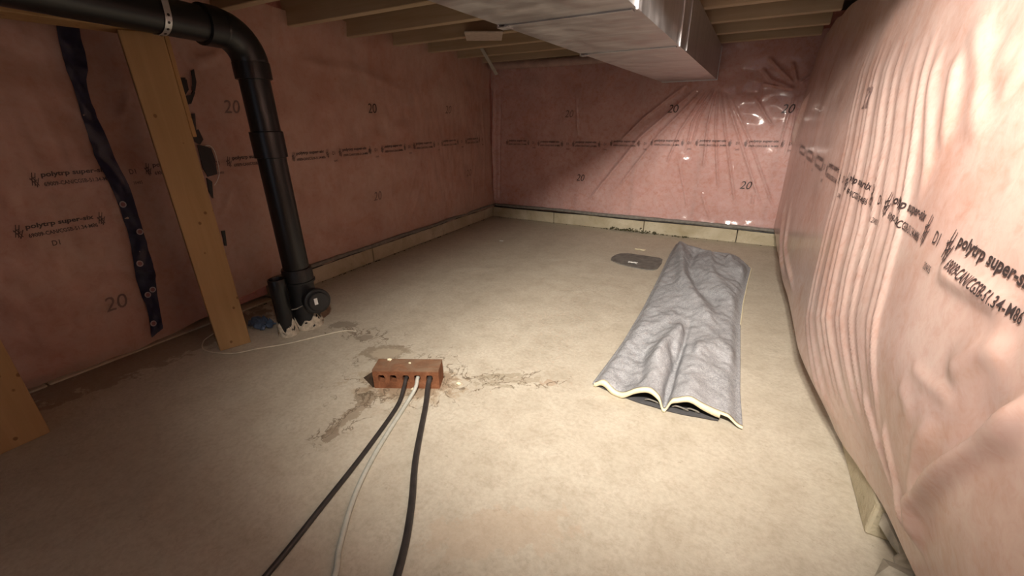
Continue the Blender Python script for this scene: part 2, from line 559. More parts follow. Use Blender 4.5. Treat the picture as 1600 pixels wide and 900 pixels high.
# the pit reaches out past the left end of the brick as a dark wedge
lo = [bm.verts.new((x, y, -0.16)) for x, y in outline]
hi = [bm.verts.new((x, y, 0.05)) for x, y in outline]
for k in range(26):
    k2 = (k + 1) % 26
    bm.faces.new((lo[k], lo[k2], hi[k2], hi[k]))
bm.faces.new(lo[::-1]); bm.faces.new(hi)
bmesh.ops.recalc_face_normals(bm, faces=bm.faces[:])
rot = Matrix.Translation(BR_C) @ Matrix.Rotation(BR_A, 4, 'Z')
def cut_floor(bm):
    bm.transform(rot)
    pm = bpy.data.meshes.new('pit'); bm.to_mesh(pm); bm.free()
    pit = bpy.data.objects.new('pit', pm); C.objects.link(pit)
    md = floor.modifiers.new('pit', 'BOOLEAN'); md.operation = 'DIFFERENCE'; md.object = pit; md.solver = 'EXACT'
    bpy.context.view_layer.update()
    dg = bpy.context.evaluated_depsgraph_get()
    fm = bpy.data.meshes.new_from_object(floor.evaluated_get(dg), preserve_all_data_layers=True, depsgraph=dg)
    floor.modifiers.clear()
    floor.data = fm
    if len(fm.materials) == 0: fm.materials.append(M['floor'])
    bpy.data.objects.remove(pit)
    if len(fm.materials) < 2: fm.materials.append(M['soil'])
    for p in fm.polygons:      # the sides and bottom of the pit are dark soil
        if -0.25 < p.center.z < -0.005 and abs(p.center.x - BR_C.x) < 0.3 and abs(p.center.y - BR_C.y) < 0.3: p.material_index = 1
cut_floor(bm)
bm = bmesh.new()
wedge = [(-0.152, 0.022), (-0.104, -0.028), (-0.070, -0.010), (-0.075, 0.040), (-0.130, 0.064)]
lo = [bm.verts.new((x, y, -0.14)) for x, y in wedge]
hi = [bm.verts.new((x, y, 0.05)) for x, y in wedge]
for k in range(5):
    k2 = (k + 1) % 5
    bm.faces.new((lo[k], lo[k2], hi[k2], hi[k]))
bm.faces.new(lo[::-1]); bm.faces.new(hi)
bmesh.ops.recalc_face_normals(bm, faces=bm.faces[:])
cut_floor(bm)

# foundation walls behind the insulation
def wall(name, lo, hi, label):
    o = box(name, lo, hi, M['backing'])
    return tag(o, label, None, None, 'structure')
wall_left = wall('wall_left', (-2.0, YF, 0.0), (-1.90, 3.12, 1.32), 'left foundation wall packed with pink insulation')
wall_back = wall('wall_back', (-1.90, 3.03, 0.0), (0.47, 3.12, 1.32), 'back foundation wall packed with pink insulation')
wall_front = wall('wall_front', (-1.90, YF - 0.10, 0.0), (-0.62, YF, 1.32), 'foundation wall behind the viewer beside the access opening')
wall_right = wall('wall_right', (0.47, YF, 0.0), (0.57, 3.12, 1.32), 'right foundation wall packed with pink insulation')

def grid_faces(na, nb, off=0):
    i = np.arange(na - 1)[:, None]; j = np.arange(nb - 1)[None, :]
    a = i * nb + j
    return np.stack([a, a + nb, a + nb + 1, a + 1], -1).reshape(-1, 4) + off

def batt(parent, origin, ea, en, a0, a1, z0, z1, depth, seed):
    """one batt: puffed front face plus sides, ea along the wall, en into the room."""
    na, nb = 14, 30
    A, B = np.meshgrid(np.linspace(a0, a1, na), np.linspace(z0, z1, nb), indexing='ij')
    u = (A - a0) / (a1 - a0); v = (B - z0) / (z1 - z0)
    puff = 0.014 + 0.004 * (1 - (2 * u - 1) ** 6) * (1 - (2 * v - 1) ** 10) + 0.0035 * wave_noise(A, B, 0.16, 100)
    D = depth + puff - 0.014
    
    edge = np.zeros_like(D)
    P = origin + A[..., None] * ea + B[..., None] * np.array((0, 0, 1.0)) + D[..., None] * en
    Q = origin + A[..., None] * ea + B[..., None] * np.array((0, 0, 1.0)) + (edge + 0.003)[..., None] * en
    V = np.concatenate([P.reshape(-1, 3), Q.reshape(-1, 3)])
    F = [grid_faces(na, nb)]
    n = na * nb
    ring = [(i * nb, (i + 1) * nb) for i in range(na - 1)] + [((i + 1) * nb + nb - 1, i * nb + nb - 1) for i in range(na - 1)] \
        + [(j + 1, j) for j in range(nb - 1)] + [((na - 1) * nb + j, (na - 1) * nb + j + 1) for j in range(nb - 1)]
    F.append(np.array([(p, q, q + n, p + n) for p, q in ring]))
    return from_np('insulation_batt', V, np.concatenate(F), M['insul'], parent)

step = 0.405
y = YF + 0.02; k = 0
while y < 2.95:
    batt(wall_left, np.array((-1.90, 0, 0)), np.array((0, 1.0, 0)), np.array((1.0, 0, 0)), y, min(y + step - 0.0005, 2.98), 0.02, 1.22, 0.100, 100 + k)
    batt(wall_right, np.array((0.47, 0, 0)), np.array((0, 1.0, 0)), np.array((-1.0, 0, 0)), y, min(y + step - 0.0005, 2.98), 0.10, 1.22, 0.145, 200 + k)
    y += step; k += 1
x = -1.88; k = 0
while x < 0.44:
    batt(wall_back, np.array((0, 3.03, 0)), np.array((1.0, 0, 0)), np.array((0, -1.0, 0)), x, min(x + step - 0.0005, 0.46), 0.10, 1.22, 0.088, 300 + k)
    x += step; k += 1

# concrete footing curb, cast in lengths with a joint between them
def curb_run(name, label, pieces):
    root = empty(name)
    tag(root, label, None, None, 'structure')
    for lo, hi in pieces:
        b = box_bm(lo, hi, 0.006, 2)
        from_bm('curb_length', b, M['curb'], root)
    return root
cz = 0.082
curb_run('trim_1', 'low concrete footing curb along the left wall',
         [((-1.895, y0 + 0.002, 0.0), (XL, y1 - 0.002, cz + dz)) for y0, y1, dz in ((YF, 0.25, -0.075), (0.25, 0.98, -0.074), (0.98, 1.58, 0.002), (1.58, 2.22, -0.001), (2.22, 3.02, 0.001))])
curb_run('trim_2', 'low concrete footing curb along the back wall',
         [((x0 + 0.002, YB, 0.0), (x1 - 0.002, 3.025, cz + dz)) for x0, x1, dz in ((XL, -1.22, 0), (-1.22, -0.55, 0.002), (-0.55, 0.02, 0), (0.02, 0.46, 0.003))])
curb_run('trim_3', 'low concrete footing curb under the right wall',
         [((XR, y0 + 0.002, 0.0), (0.465, y1 - 0.002, cz + dz)) for y0, y1, dz in ((YF, -0.1, 0), (0.80, 1.6, 0.0), (1.6, 2.25, 0.0), (2.25, YB, 0.0))])
# broken stretch of the right curb where rubble shows
rub = empty('rubble_footing', (0, 0, 0)); tag(rub, 'broken rough stretch of the right footing with loose rubble', None, None, 'structure')
for i in range(34):
    bm = bmesh.new()
    bmesh.ops.create_icosphere(bm, subdivisions=2, radius=1.0)
    s = random.uniform(0.025, 0.055)
    ph = [random.uniform(0, 6) for _ in range(3)]
    for v in bm.verts:
        c = v.co.copy()
        v.co = c * (1 + 0.22 * math.sin(3.1 * c.x + ph[0]) * math.cos(2.7 * c.y + ph[1]) + 0.12 * math.sin(5 * c.z + ph[2]))
        v.co = Vector((v.co.x * s, v.co.y * s * 1.2, v.co.z * s * 0.7))
    yy = -0.08 + (i % 17) * 0.052 + random.uniform(-0.01, 0.01)
    bm.transform(Matrix.Translation((XR + 0.040 + (i // 17) * 0.055 + random.uniform(-0.008, 0.008), yy, 0.03 + random.uniform(0, 0.03))))
    from_bm('rubble_stone', bm, M['rubble'], rub)

# ceiling: boards over joists; open above the camera (access hatch)
ceil = empty('ceiling'); tag(ceil, 'underside of the floor above with open joists', None, None, 'structure')
yb = YF
def subfloor(x0, x1, y0, y1):
    box('subfloor_board', (x0, y0 + 0.001, JZ1), (x1, y1 - 0.001, JZ1 + 0.018), M['ply'], ceil)
for i in range(3):
    a = HATCH_Y + i * 0.90
    subfloor(-1.90, 0.47, a, min(a + 0.90, 3.03))
subfloor(-1.90, HATCH_X - 0.04, YF, HATCH_Y)
jys = [0.13 - 0.295 * 5, 0.13 - 0.295 * 4, 0.13 - 0.295 * 3, 0.13 - 0.295 * 2, 0.13 - 0.295, 0.13, 0.425] + [0.72 + 0.295 * i for i in range(8)]
for jy in jys:
    xa, xb = -1.755, (0.212 if jy > HATCH_Y else HATCH_X - 0.04)
    from_bm('joist', box_bm((xa, jy - 0.019, JZ0), (xb, jy + 0.019, JZ1 - 0.0005), 0.002), M['joist'], ceil)
from_bm('added_shade_header', box_bm((HATCH_X - 0.025, HATCH_Y - 0.040, 1.030), (0.212, HATCH_Y - 0.001, JZ1 - 0.0005), 0.002), M['joist'], ceil)  # unseen deep beam, added to shade the upper right and back walls
from_bm('trimmer_joist', box_bm((HATCH_X - 0.038, YF, JZ0), (HATCH_X, HATCH_Y - 0.042, JZ1 - 0.0005), 0.002), M['joist'], ceil)

# ------------------------------------------------------------------ plastic sheets
def px_ray(px, py):
    d = np.array([px - 800.0, py - 450.0, 648.0])
    return np.array([np.dot(RX, d), np.dot(RY, d), np.dot(RZ, d)])
def at_x(px, py, X):
    d = px_ray(px, py); t = X / d[0]; return (t * d[1], CAM_H + t * d[2])          # (Y, Z)
def at_y(px, py, Y):
    d = px_ray(px, py); t = Y / d[1]; return (t * d[0], CAM_H + t * d[2])          # (X, Z)

class Sheet:
    """film given by a depth function; frame: origin + a*ea + b*z + depth*en"""
    def __init__(self, name, mat, ea, en, origin, fn, bot, a0, a1, z1, step, label):
        self.ea, self.en, self.o, self.fn = np.array(ea, float), np.array(en, float), np.array(origin, float), fn
        na = int((a1 - a0) / step) + 1; nb = int(z1 / step) + 1
        u, v = np.meshgrid(np.linspace(a0, a1, na), np.linspace(0, 1, nb), indexing='ij')
        zb = bot(u); zt = z1 + 0.010 * wave_noise(u, u * 0, 0.3, 77)
        b = zb + (zt - zb) * v
        P = self.pos(u, b)
        F = grid_faces(na, nb)
        if np.dot(np.cross(self.ea, (0, 0, 1)), self.en) < 0: F = F[:, ::-1].copy()
        self.ob = from_np(name, P.reshape(-1, 3), F, mat)
        tag(self.ob, label, 'plastic sheet')
    def pos(self, a, b, lift=0.0):
        d = self.fn(a, b) + lift
        return self.o + a[..., None] * self.ea + b[..., None] * np.array((0, 0, 1.0)) + d[..., None] * self.en

# -- left sheet: a = Y, depth into the room (+X) from X = -1.757
L_ridges = []
for pts, amp, w in [
    ([(295, 95), (330, 88), (345, 80)], 0.012, 0.012), ([(300, 105), (345, 92)], 0.008, 0.006),
    ([(180, 190), (195, 170), (198, 140)], 0.008, 0.008), ([(480, 225), (500, 140)], 0.004, 0.012),
    ([(545, 190), (530, 120)], 0.004, 0.012), ([(625, 360), (640, 300), (652, 250)], 0.004, 0.010),
    ([(640, 350), (660, 280)], 0.004, 0.008), ([(735, 330), (742, 250)], 0.005, 0.010),
    ([(755, 330), (757, 230), (750, 130)], 0.008, 0.012), ([(510, 260), (522, 290)], 0.004, 0.008),
    ([(345, 340), (360, 290)], 0.005, 0.010), ([(430, 90), (560, 110), (640, 150)], 0.006, 0.02),
    ([(20, 240), (10, 330)], 0.006, 0.02), ([(170, 330), (210, 430)], 0.004, 0.012)]:
    L_ridges.append(([at_x(x, y, -1.75) for x, y in pts], amp, w))
def f_left(a, b):
    d = 0.012 + 0.006 * wave_noise(a, b, 0.55, 1) + 0.0025 * wave_noise(a, b, 0.16, 2) + 0.001 * wave_noise(a * 1.8, b * 0.5, 0.07, 3)
    d = d + 0.020 * sstep(b, 0.95, 1.16) + 0.012 * (1 - sstep(b, 0.02, 0.16))
    for p, am, w in L_ridges:
        d = d + ridge(a, b, p, am, w)
    return d - 0.02 * sstep(a, 2.80, 2.90) * 0
def bot_left(a):
    return 0.028 + 0.062 * sstep(a, 0.56, 1.0) + 0.004 * wave_noise(a, a * 0, 0.2, 5)
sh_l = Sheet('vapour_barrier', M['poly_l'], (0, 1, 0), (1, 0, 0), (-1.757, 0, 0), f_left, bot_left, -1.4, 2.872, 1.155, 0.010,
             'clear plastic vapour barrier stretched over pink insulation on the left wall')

# -- back sheet: a = X, depth (-Y) from Y = 2.90
B_ridges = []
for pts, amp, w in [
    ([(1100, 130), (1000, 215), (915, 320)], 0.016, 0.016), ([(1108, 132), (1030, 210), (960, 300)], 0.014, 0.013),
    ([(1075, 130), (1005, 185), (965, 225)], 0.012, 0.011), ([(1112, 132), (1062, 205), (1040, 260)], 0.014, 0.010),
    ([(1116, 135), (1082, 190), (1070, 240)], 0.014, 0.007), ([(1118, 135), (1092, 185), (1080, 230)], 0.014, 0.007),
    ([(1120, 135), (1106, 195), (1098, 270)], 0.015, 0.008), ([(1122, 135), (1118, 200), (1122, 300)], 0.014, 0.008),
    ([(1124, 135), (1134, 210), (1150, 330)], 0.013, 0.008), ([(1130, 140), (1155, 215), (1192, 330)], 0.012, 0.009),
    ([(1138, 145), (1172, 220), (1212, 335)], 0.010, 0.008), ([(1180, 150), (1196, 180), (1210, 200)], 0.012, 0.007),
    ([(1215, 240), (1232, 180), (1243, 145)], 0.010, 0.007), ([(1225, 250), (1240, 190), (1246, 150)], 0.010, 0.006),
    ([(1245, 140), (1205, 125), (1190, 105)], 0.012, 0.010), ([(1243, 133), (1215, 105), (1200, 88)], 0.012, 0.010),
    ([(1246, 130), (1238, 95)], 0.010, 0.010), ([(1250, 130), (1275, 112)], 0.010, 0.008), ([(1190, 130), (1240, 140)], 0.010, 0.007),
    ([(1095, 300), (1110, 345)], 0.006, 0.010), ([(1060, 250), (1075, 330)], 0.006, 0.010),
    ([(900, 140), (903, 215)], 0.006, 0.008), ([(1175, 320), (1178, 300)], 0.010, 0.010),
    ([(770, 130), (772, 320)], 0.014, 0.010), ([(781, 130), (779, 320)], -0.008, 0.008)]:
    B_ridges.append(([at_y(x, y, 2.88) for x, y in pts], amp, w))
def f_back(a, b):
    d = 0.006 + 0.006 * wave_noise(a, b, 0.5, 11) + 0.0025 * wave_noise(a, b, 0.14, 12)
    d = d + 0.012 * (1 - sstep(b, 0.06, 0.16))
    for p, am, w in B_ridges:
        d = d + ridge(a, b, p, am * 1.7, w * 0.8, 0.2)
    return d
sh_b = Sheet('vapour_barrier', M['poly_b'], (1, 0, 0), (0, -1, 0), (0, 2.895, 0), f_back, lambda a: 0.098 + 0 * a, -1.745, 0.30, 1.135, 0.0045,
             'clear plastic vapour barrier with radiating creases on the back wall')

# -- right sheet: a = Y, depth (-X) from X = 0.315
R_ridges = []
pl_top = [1348, 1353, 1362, 1369, 1375, 1386, 1391, 1402, 1413, 1417, 1428, 1441]
for i, xt in enumerate(pl_top):
    f = i / (len(pl_top) - 1)
    pts = [(xt + 38, 20 + 25 * (1 - f)), (xt + 14, 110), (xt - 8, 220), (xt - 32 - 6 * (1 - f), 350), (xt - 56 - 6 * (1 - f), 500),
           (xt - 44 + 4 * f, 620), (1340 + 55 * f, 720)]
    amp = 0.0025 + 0.0065 * random.random() ** 1.5
    R_ridges.append(([at_x(x, y, xx) for (x, y), xx in zip(pts, (0.24, 0.238, 0.236, 0.238, 0.252, 0.280, 0.300))], amp, 0.0055 + 0.006 * random.random(), 0.22))
for pts, amp, w, tp in [
    ([(1478, 60), (1462, 150), (1452, 260), (1430, 330)], 0.006, 0.013, 0.25),
    ([(1505, 70), (1490, 150), (1478, 240)], 0.006, 0.016, 0.25),
    ([(1525, 20), (1535, 110), (1528, 170), (1545, 230)], 0.005, 0.022, 0.25),
    ([(1560, 30), (1548, 120), (1560, 190)], -0.003, 0.030, 0.25),
    ([(1590, 60), (1560, 100), (1585, 150)], 0.003, 0.026, 0.25),
    ([(1470, 420), (1560, 470), (1600, 490)], 0.006, 0.012, 0.2),
    ([(1428, 868), (1460, 800), (1520, 752), (1600, 680), (1660, 610)], 0.018, 0.014, 0.12),
    ([(1450, 790), (1530, 715), (1600, 630)], -0.006, 0.034, 0.2),
    ([(1425, 840), (1445, 770), (1470, 710), (1500, 660)], 0.005, 0.013, 0.2),
    ([(1440, 570), (1470, 600), (1520, 635)], 0.003, 0.010, 0.2),
    ([(1425, 600), (1455, 660)], 0.003, 0.014, 0.25),
    ([(1415, 860), (1390, 770), (1360, 690), (1340, 600)], 0.008, 0.010, 0.2),
    ([(1410, 850), (1395, 760), (1380, 650)], 0.007, 0.009, 0.2),
    ([(1280, 140), (1262, 190), (1250, 235)], 0.020, 0.020, 0.25),
    ([(1243, 300), (1235, 380), (1240, 440)], 0.012, 0.018, 0.25),
    ([(1250, 300), (1243, 390), (1255, 470)], 0.010, 0.014, 0.25),
    ([(1600, 540), (1540, 560), (1500, 590)], 0.008, 0.016, 0.25)]:
    R_ridges.append(([at_x(x, y, 0.238 if y < 520 else 0.238 + 0.05 * min(1, (y - 520) / 300) * max(0, min(1, (1640 - x) / 160))) for x, y in pts], amp, w, tp))
def x_right(a, b):
    far = 0.213 + 0.085 * (1 - sstep(b, 0.0, 0.13)) + 0.10 * np.maximum(b - 0.60, 0) ** 2
    near = 0.234 + 0.135 * (b - 0.62) ** 2
    k = sstep(a, 0.80, 1.35)
    x = near + (far - near) * k
    x = x + 0.055 * (1 - sstep(a, 0.55, 1.35)) * (1 - sstep(b, 0.05, 0.42))
    x = x - 0.010 * sstep(a, 1.5, 2.6)
    return x
def f_right(a, b):
    d = 0.315 - x_right(a, b) + 0.0030 * wave_noise(a, b, 0.6, 21) + 0.0006 * wave_noise(a, b, 0.2, 22)
    for p, am, w, tp in R_ridges:
        d = d + ridge(a, b, p, am, w, tp)
    return d
def bot_right(a):
    return 0.012 + 0.10 * (1 - sstep(a, 0.60, 1.35)) + 0.003 * wave_noise(a, a * 0, 0.15, 25)
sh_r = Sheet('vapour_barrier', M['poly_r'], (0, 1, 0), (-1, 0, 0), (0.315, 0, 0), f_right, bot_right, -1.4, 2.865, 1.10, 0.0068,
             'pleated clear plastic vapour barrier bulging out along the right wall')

# ------------------------------------------------------------------ print on the plastic
def text_mesh(body, size, shear=0.0, bold=0.0):
    cu = bpy.data.curves.new('txt', 'FONT')
    cu.body = body; cu.size = size; cu.shear = shear; cu.offset = bold
    cu.resolution_u = 3
    ob = bpy.data.objects.new('txt', cu)
    C.objects.link(ob)
    bpy.context.view_layer.update()
    d = bpy.context.evaluated_depsgraph_get()
    me = bpy.data.meshes.new_from_object(ob.evaluated_get(d), depsgraph=d)
    bpy.data.objects.remove(ob); bpy.data.curves.remove(cu)
    bm = bmesh.new(); bm.from_mesh(me); bpy.data.meshes.remove(me)
    bmesh.ops.triangulate(bm, faces=bm.faces[:])
    for _ in range(2):
        long = [e for e in bm.edges if e.calc_length() > 0.006]
        if not long: break
        bmesh.ops.subdivide_edges(bm, edges=long, cuts=1)
        bmesh.ops.triangulate(bm, faces=bm.faces[:])
    V = np.array([v.co[:2] for v in bm.verts]); bm.verts.index_update()
    F = np.array([[v.index for v in f.verts] for f in bm.faces])
    bm.free()
    return V, F

def strokes(lines, w):
    V, F = [], []
    for (x0, y0, x1, y1) in lines:
        n = 4
        dx, dy = x1 - x0, y1 - y0
        l = math.hypot(dx, dy); nx, ny = -dy / l * w / 2, dx / l * w / 2
        o = len(V)
        for i in range(n + 1):
            t = i / n
            V += [(x0 + dx * t + nx, y0 + dy * t + ny), (x0 + dx * t - nx, y0 + dy * t - ny)]
        for i in range(n):
            F += [(o + 2 * i, o + 2 * i + 1, o + 2 * i + 3), (o + 2 * i, o + 2 * i + 3, o + 2 * i + 2)]
    return np.array(V), np.array(F)

def merge(parts):
    Vs, Fs, o = [], [], 0
    for (V, F), (dx, dy) in parts:
        Vs.append(V + np.array((dx, dy))); Fs.append(F + o); o += len(V)
    return np.concatenate(Vs), np.concatenate(Fs)

T_NAME = text_mesh('polytrp super-six', 0.0190, 0.12, 0.0005)
T_STD = text_mesh('69009-CAN/CGSB-51.34-M86', 0.0132, 0.0, 0.0002)
T_D1 = text_mesh('D1', 0.022, 0.1, 0.0001)
T_NO = text_mesh('20405', 0.0095, 0.0, 0.0)
T_20 = text_mesh('20', 0.058, 0.22, 0.0)
def fit(T, w, h=None):
    V, F = T
    V = V - V.min(0)
    return V * np.array((w / V[:, 0].max(), (h / V[:, 1].max()) if h else w / V[:, 0].max())), F
T_NAME = fit(T_NAME, 0.148, 0.0175); T_STD = fit(T_STD, 0.150, 0.0115); T_D1 = fit(T_D1, 0.018, 0.015); T_NO = fit(T_NO, 0.024, 0.009)
T_20 = fit(T_20, 0.062, 0.046)
# two crossed feather-like strokes, the mark at each end of the line
T_MARK = strokes([(0.000, 0.002, 0.010, 0.036), (0.005, 0.000, 0.016, 0.034), (0.010, -0.002, 0.001, 0.022), (0.014, 0.000, 0.006, 0.026),
                  (0.002, 0.010, 0.015, 0.016), (0.000, 0.018, 0.014, 0.024), (0.008, -0.004, 0.019, 0.020)], 0.0017)
LINE = [('printed_mark', T_MARK, 0.0, -0.012), ('printed_name', T_NAME, 0.024, 0.006), ('printed_standard', T_STD, 0.024, -0.0155),
        ('printed_mark', T_MARK, 0.182, -0.012), ('printed_code', T_D1, 0.222, -0.004), ('printed_code', T_NO, 0.222, -0.036)]
def put_line(sheet, line, a, b, sgn, mat, sc=1.0):
    for nm, T, dx, dy in line:
        put_print(sheet, T, a + sgn * dx * sc, b + dy * sc, sgn, mat, nm, 0.0, sc)

def put_print(sheet, T, a, b, sgn, mat, name='printed_lettering', rot=0.0, sc=1.0):
    V, F = T
    V = V * sc
    if rot:
        c, s = math.cos(rot), math.sin(rot)
        V = V @ np.array(((c, s), (-s, c)))
    A = a + sgn * V[:, 0]; B = b + V[:, 1]
    P = sheet.pos(A, B, 0.0016)
    return from_np(name, P, F, mat, sheet.ob, False)

# left wall
for i in range(9):
    y0 = 0.395 + 0.265 * i
    if 0.395 <= y0 and y0 + 0.25 < 2.86:
        put_line(sh_l, LINE, y0, 0.594 + 0.002 * math.sin(i), 1, M['ink'])
put_line(sh_l, [('printed_mark', T_MARK, 0.0, -0.012), ('printed_name', T_NAME, 0.024, 0.004), ('printed_standard', T_STD, 0.024, -0.0165),
                ('printed_mark', T_MARK, 0.178, -0.010), ('printed_code', T_D1, 0.062, -0.050)], 0.322, 0.462, 1, M['ink'])
for a, b, mt in ((0.965, 0.772, 'ink2'), (1.665, 0.775, 'ink'), (2.315, 0.775, 'ink2'), (1.628, 0.335, 'ink2'), (2.52, 0.36, 'ink2'), (0.435, 0.175, 'ink2')):
    put_print(sh_l, T_20, a, b, 1, M[mt], 'printed_number')
# back wall
for i in range(7):
    put_line(sh_b, LINE, -1.625 + 0.265 * i, (0.572, 0.568, 0.568, 0.576, 0.584, 0.586, 0.586)[i], 1, M['ink'])
for a, b in ((-1.155, 0.742), (-0.482, 0.760), (0.115, 0.748), (-1.055, 0.322), (-0.015, 0.330)):
    put_print(sh_b, T_20, a, b, 1, M['ink2' if a < -1.1 else 'ink'], 'printed_number')
# right wall (reads from far to near)
for i in range(7):
    a = 0.690 + 0.292 * i
    if a < 2.6:
        put_line(sh_r, LINE, a, 0.584 + 0.001 * i, -1, M['ink'], 1.12)
put_print(sh_r, T_20, 1.32, 0.75, -1, M['ink2'], 'printed_number')

# ------------------------------------------------------------------ hem, gasket and dirt along the footings
def strip_along(name, label, pts, r, mat, cat='gasket', flat=1.0, jit=0.003):
    path = smooth_path([(p[0] + random.uniform(-jit, jit) * 0.3, p[1] + random.uniform(-jit, jit) * 0.3, p[2] + random.uniform(-jit, jit)) for p in pts], 6)
    o = tube(name, path, [r * random.uniform(0.85, 1.15) for _ in path], mat, None, 8)
    return tag(o, label, cat)
strip_along('sealant_bead', 'dark sealant bead under the plastic on the left footing', [(-1.748, 1.0 + i * 0.19, 0.086) for i in range(10)] + [(-1.750, 2.868, 0.087)], 0.0045, M['seal'], 'sealant')
strip_along('sealant_bead', 'dark sealant bead under the plastic on the back footing', [(-1.742 + i * 0.2, 2.876, 0.087) for i in range(10)] + [(0.245, 2.876, 0.084)], 0.0045, M['seal'], 'sealant')
strip_along('foam_gasket', 'grey foam gasket under the back wall plastic', [(-1.735 + i * 0.2, 2.873, 0.101) for i in range(10)] + [(0.235, 2.872, 0.098)], 0.0110, M['gasket'])
strip_along('foam_gasket', 'grey foam gasket under the left wall plastic', [(-1.736, 0.98 + i * 0.19, 0.101) for i in range(10)] + [(-1.738, 2.862, 0.101)], 0.0100, M['gasket'])

def clumps(name, label, cat, spots, mat):
    bm = bmesh.new()
    for (x, y, z, s) in spots:
        b = bmesh.ops.create_icosphere(bm, subdivisions=1, radius=1.0)
        mtx = Matrix.Translation((x, y, z)) @ Matrix.Rotation(random.uniform(0, 6), 4, 'Z') @ Matrix.Diagonal((s * random.uniform(.8, 1.8), s * random.uniform(.6, 1.1), s * random.uniform(.35, .7), 1))
        for v in b['verts']:
            v.co = mtx @ (v.co * random.uniform(0.75, 1.15))
    o = from_bm(name, bm, mat, None, True)
    return tag(o, label, cat, None, 'stuff')
sp = []
for i in range(260):
    t = random.random()
    x = -0.86 + 0.62 * t
    dens = math.sin(math.pi * min(1, t * 1.25)) if t < 0.8 else 0.25
    if random.random() < dens * 0.9 + 0.05:
        sp.append((x, 2.874 - abs(random.gauss(0, 0.007)), 0.002 + abs(random.gauss(0, 0.012)) * dens, random.uniform(0.003, 0.008)))
for i in range(70):
    sp.append((random.uniform(-1.7, 0.2), 2.876 - abs(random.gauss(0, 0.003)), 0.002, random.uniform(0.0015, 0.004)))
clumps('dirt_crust', 'green-black crumbly dirt at the foot of the back footing', 'dirt', sp, M['dirt'])
sp = [(-1.752 + abs(random.gauss(0, 0.003)), random.uniform(0.9, 2.8), 0.002, random.uniform(0.0015, 0.005)) for i in range(90)]
clumps('dirt_crust', 'sparse dark dirt specks at the foot of the left footing', 'dirt', sp, M['dirt'])

# ------------------------------------------------------------------ duct
duct = empty('air_duct', (-0.38, 1.2, 0.93))
tag(duct, 'galvanised rectangular air duct hung under the joists', 'duct')
DX0, DX1, DZ0, DZ1 = -0.530, -0.232, 0.930, 1.098
def dbox(name, lo, hi, bev=0.0):
    o = from_bm(name, box_bm(lo, hi, bev, 2), M['galv'], None)
    o.parent = duct
    o.matrix_parent_inverse = Matrix.Translation((0.38, -1.2, -0.93))
    return o
secs = [(YF + 0.1, 0.0), (0.0, 0.93), (0.93, 1.455), (1.455, 2.865)]
for i, (a, b) in enumerate(secs):
    # each length of duct is an open rectangular tube of sheet metal
    bm = bmesh.new()
    sw = -0.012 * max(0, (a + b) / 2 - 1.0)
    x0, x1 = DX0, DX1
    n = 10
    rings = []
    for k in range(n + 1):
        yy = a + 0.001 + (b - a - 0.002) * k / n
        bow = 0.0025 * math.sin(math.pi * k / n)
        ring = []
        corners = [(x0, DZ0), (x1, DZ0), (x1, DZ1), (x0, DZ1)]
        for c in range(4):
            p, q = corners[c], corners[(c + 1) % 4]
            for s in range(4):
                t = s / 4
                px_, pz_ = p[0] + (q[0] - p[0]) * t, p[1] + (q[1] - p[1]) * t
                if c == 0 and s: pz_ += bow * math.sin(math.pi * t)
                if c == 1 and s: px_ -= bow * math.sin(math.pi * t)
                ring.append(bm.verts.new((px_, yy, pz_)))
        rings.append(ring)
    for k in range(n):
        for j in range(16):
            j2 = (j + 1) % 16
            bm.faces.new((rings[k][j], rings[k][j2], rings[k + 1][j2], rings[k + 1][j]))
    bmesh.ops.recalc_face_normals(bm, faces=bm.faces[:])
    o = from_bm('duct_section', bm, M['galv'])
    o.parent = duct; o.matrix_parent_inverse = Matrix.Translation((0.38, -1.2, -0.93))
for yy in (0.0, 0.93, 1.455):
    dbox('slip_joint', (DX0 + 0.012, yy - 0.010, DZ0 - 0.0035), (DX1 - 0.008, yy + 0.010, DZ0 + 0.001), 0.0012)
    dbox('drive_cleat', (DX1 - 0.001, yy - 0.014, DZ0 - 0.004), (DX1 + 0.0045, yy + 0.014, DZ1 - 0.004), 0.0015)
    dbox('drive_cleat', (DX0 - 0.0045, yy - 0.014, DZ0 - 0.004), (DX0 + 0.001, yy + 0.014, DZ1 - 0.004), 0.0015)
    dbox('cleat_tab', (DX0 - 0.004, yy - 0.014, DZ0 - 0.006), (DX0 + 0.022, yy + 0.014, DZ0 - 0.0035), 0.0008)
dbox('drive_cleat', (DX1 - 0.001, 1.59 - 0.004, DZ0 + 0.002), (DX1 + 0.0035, 1.59 + 0.004, DZ1 - 0.004), 0.001)
dbox('end_flange', (DX0 - 0.003, 2.850, DZ0 - 0.004), (DX1 + 0.004, 2.858, DZ1 - 0.004), 0.001)

# pale round duct / wrapped pipe lying along the top of the back wall
tube('wrapped_pipe', smooth_path([(-1.70, 2.80, 1.085), (-1.3, 2.795, 1.075), (-0.9, 2.79, 1.072), (-0.53, 2.79, 1.068)], 8), 0.026,
     simple('pink_wrap', (0.42, 0.30, 0.26), 0.6, var=0.2, scale=14), None, 14)
tag(bpy.data.objects['wrapped_pipe'], 'pale wrapped pipe lying along the top of the back wall', 'pipe')
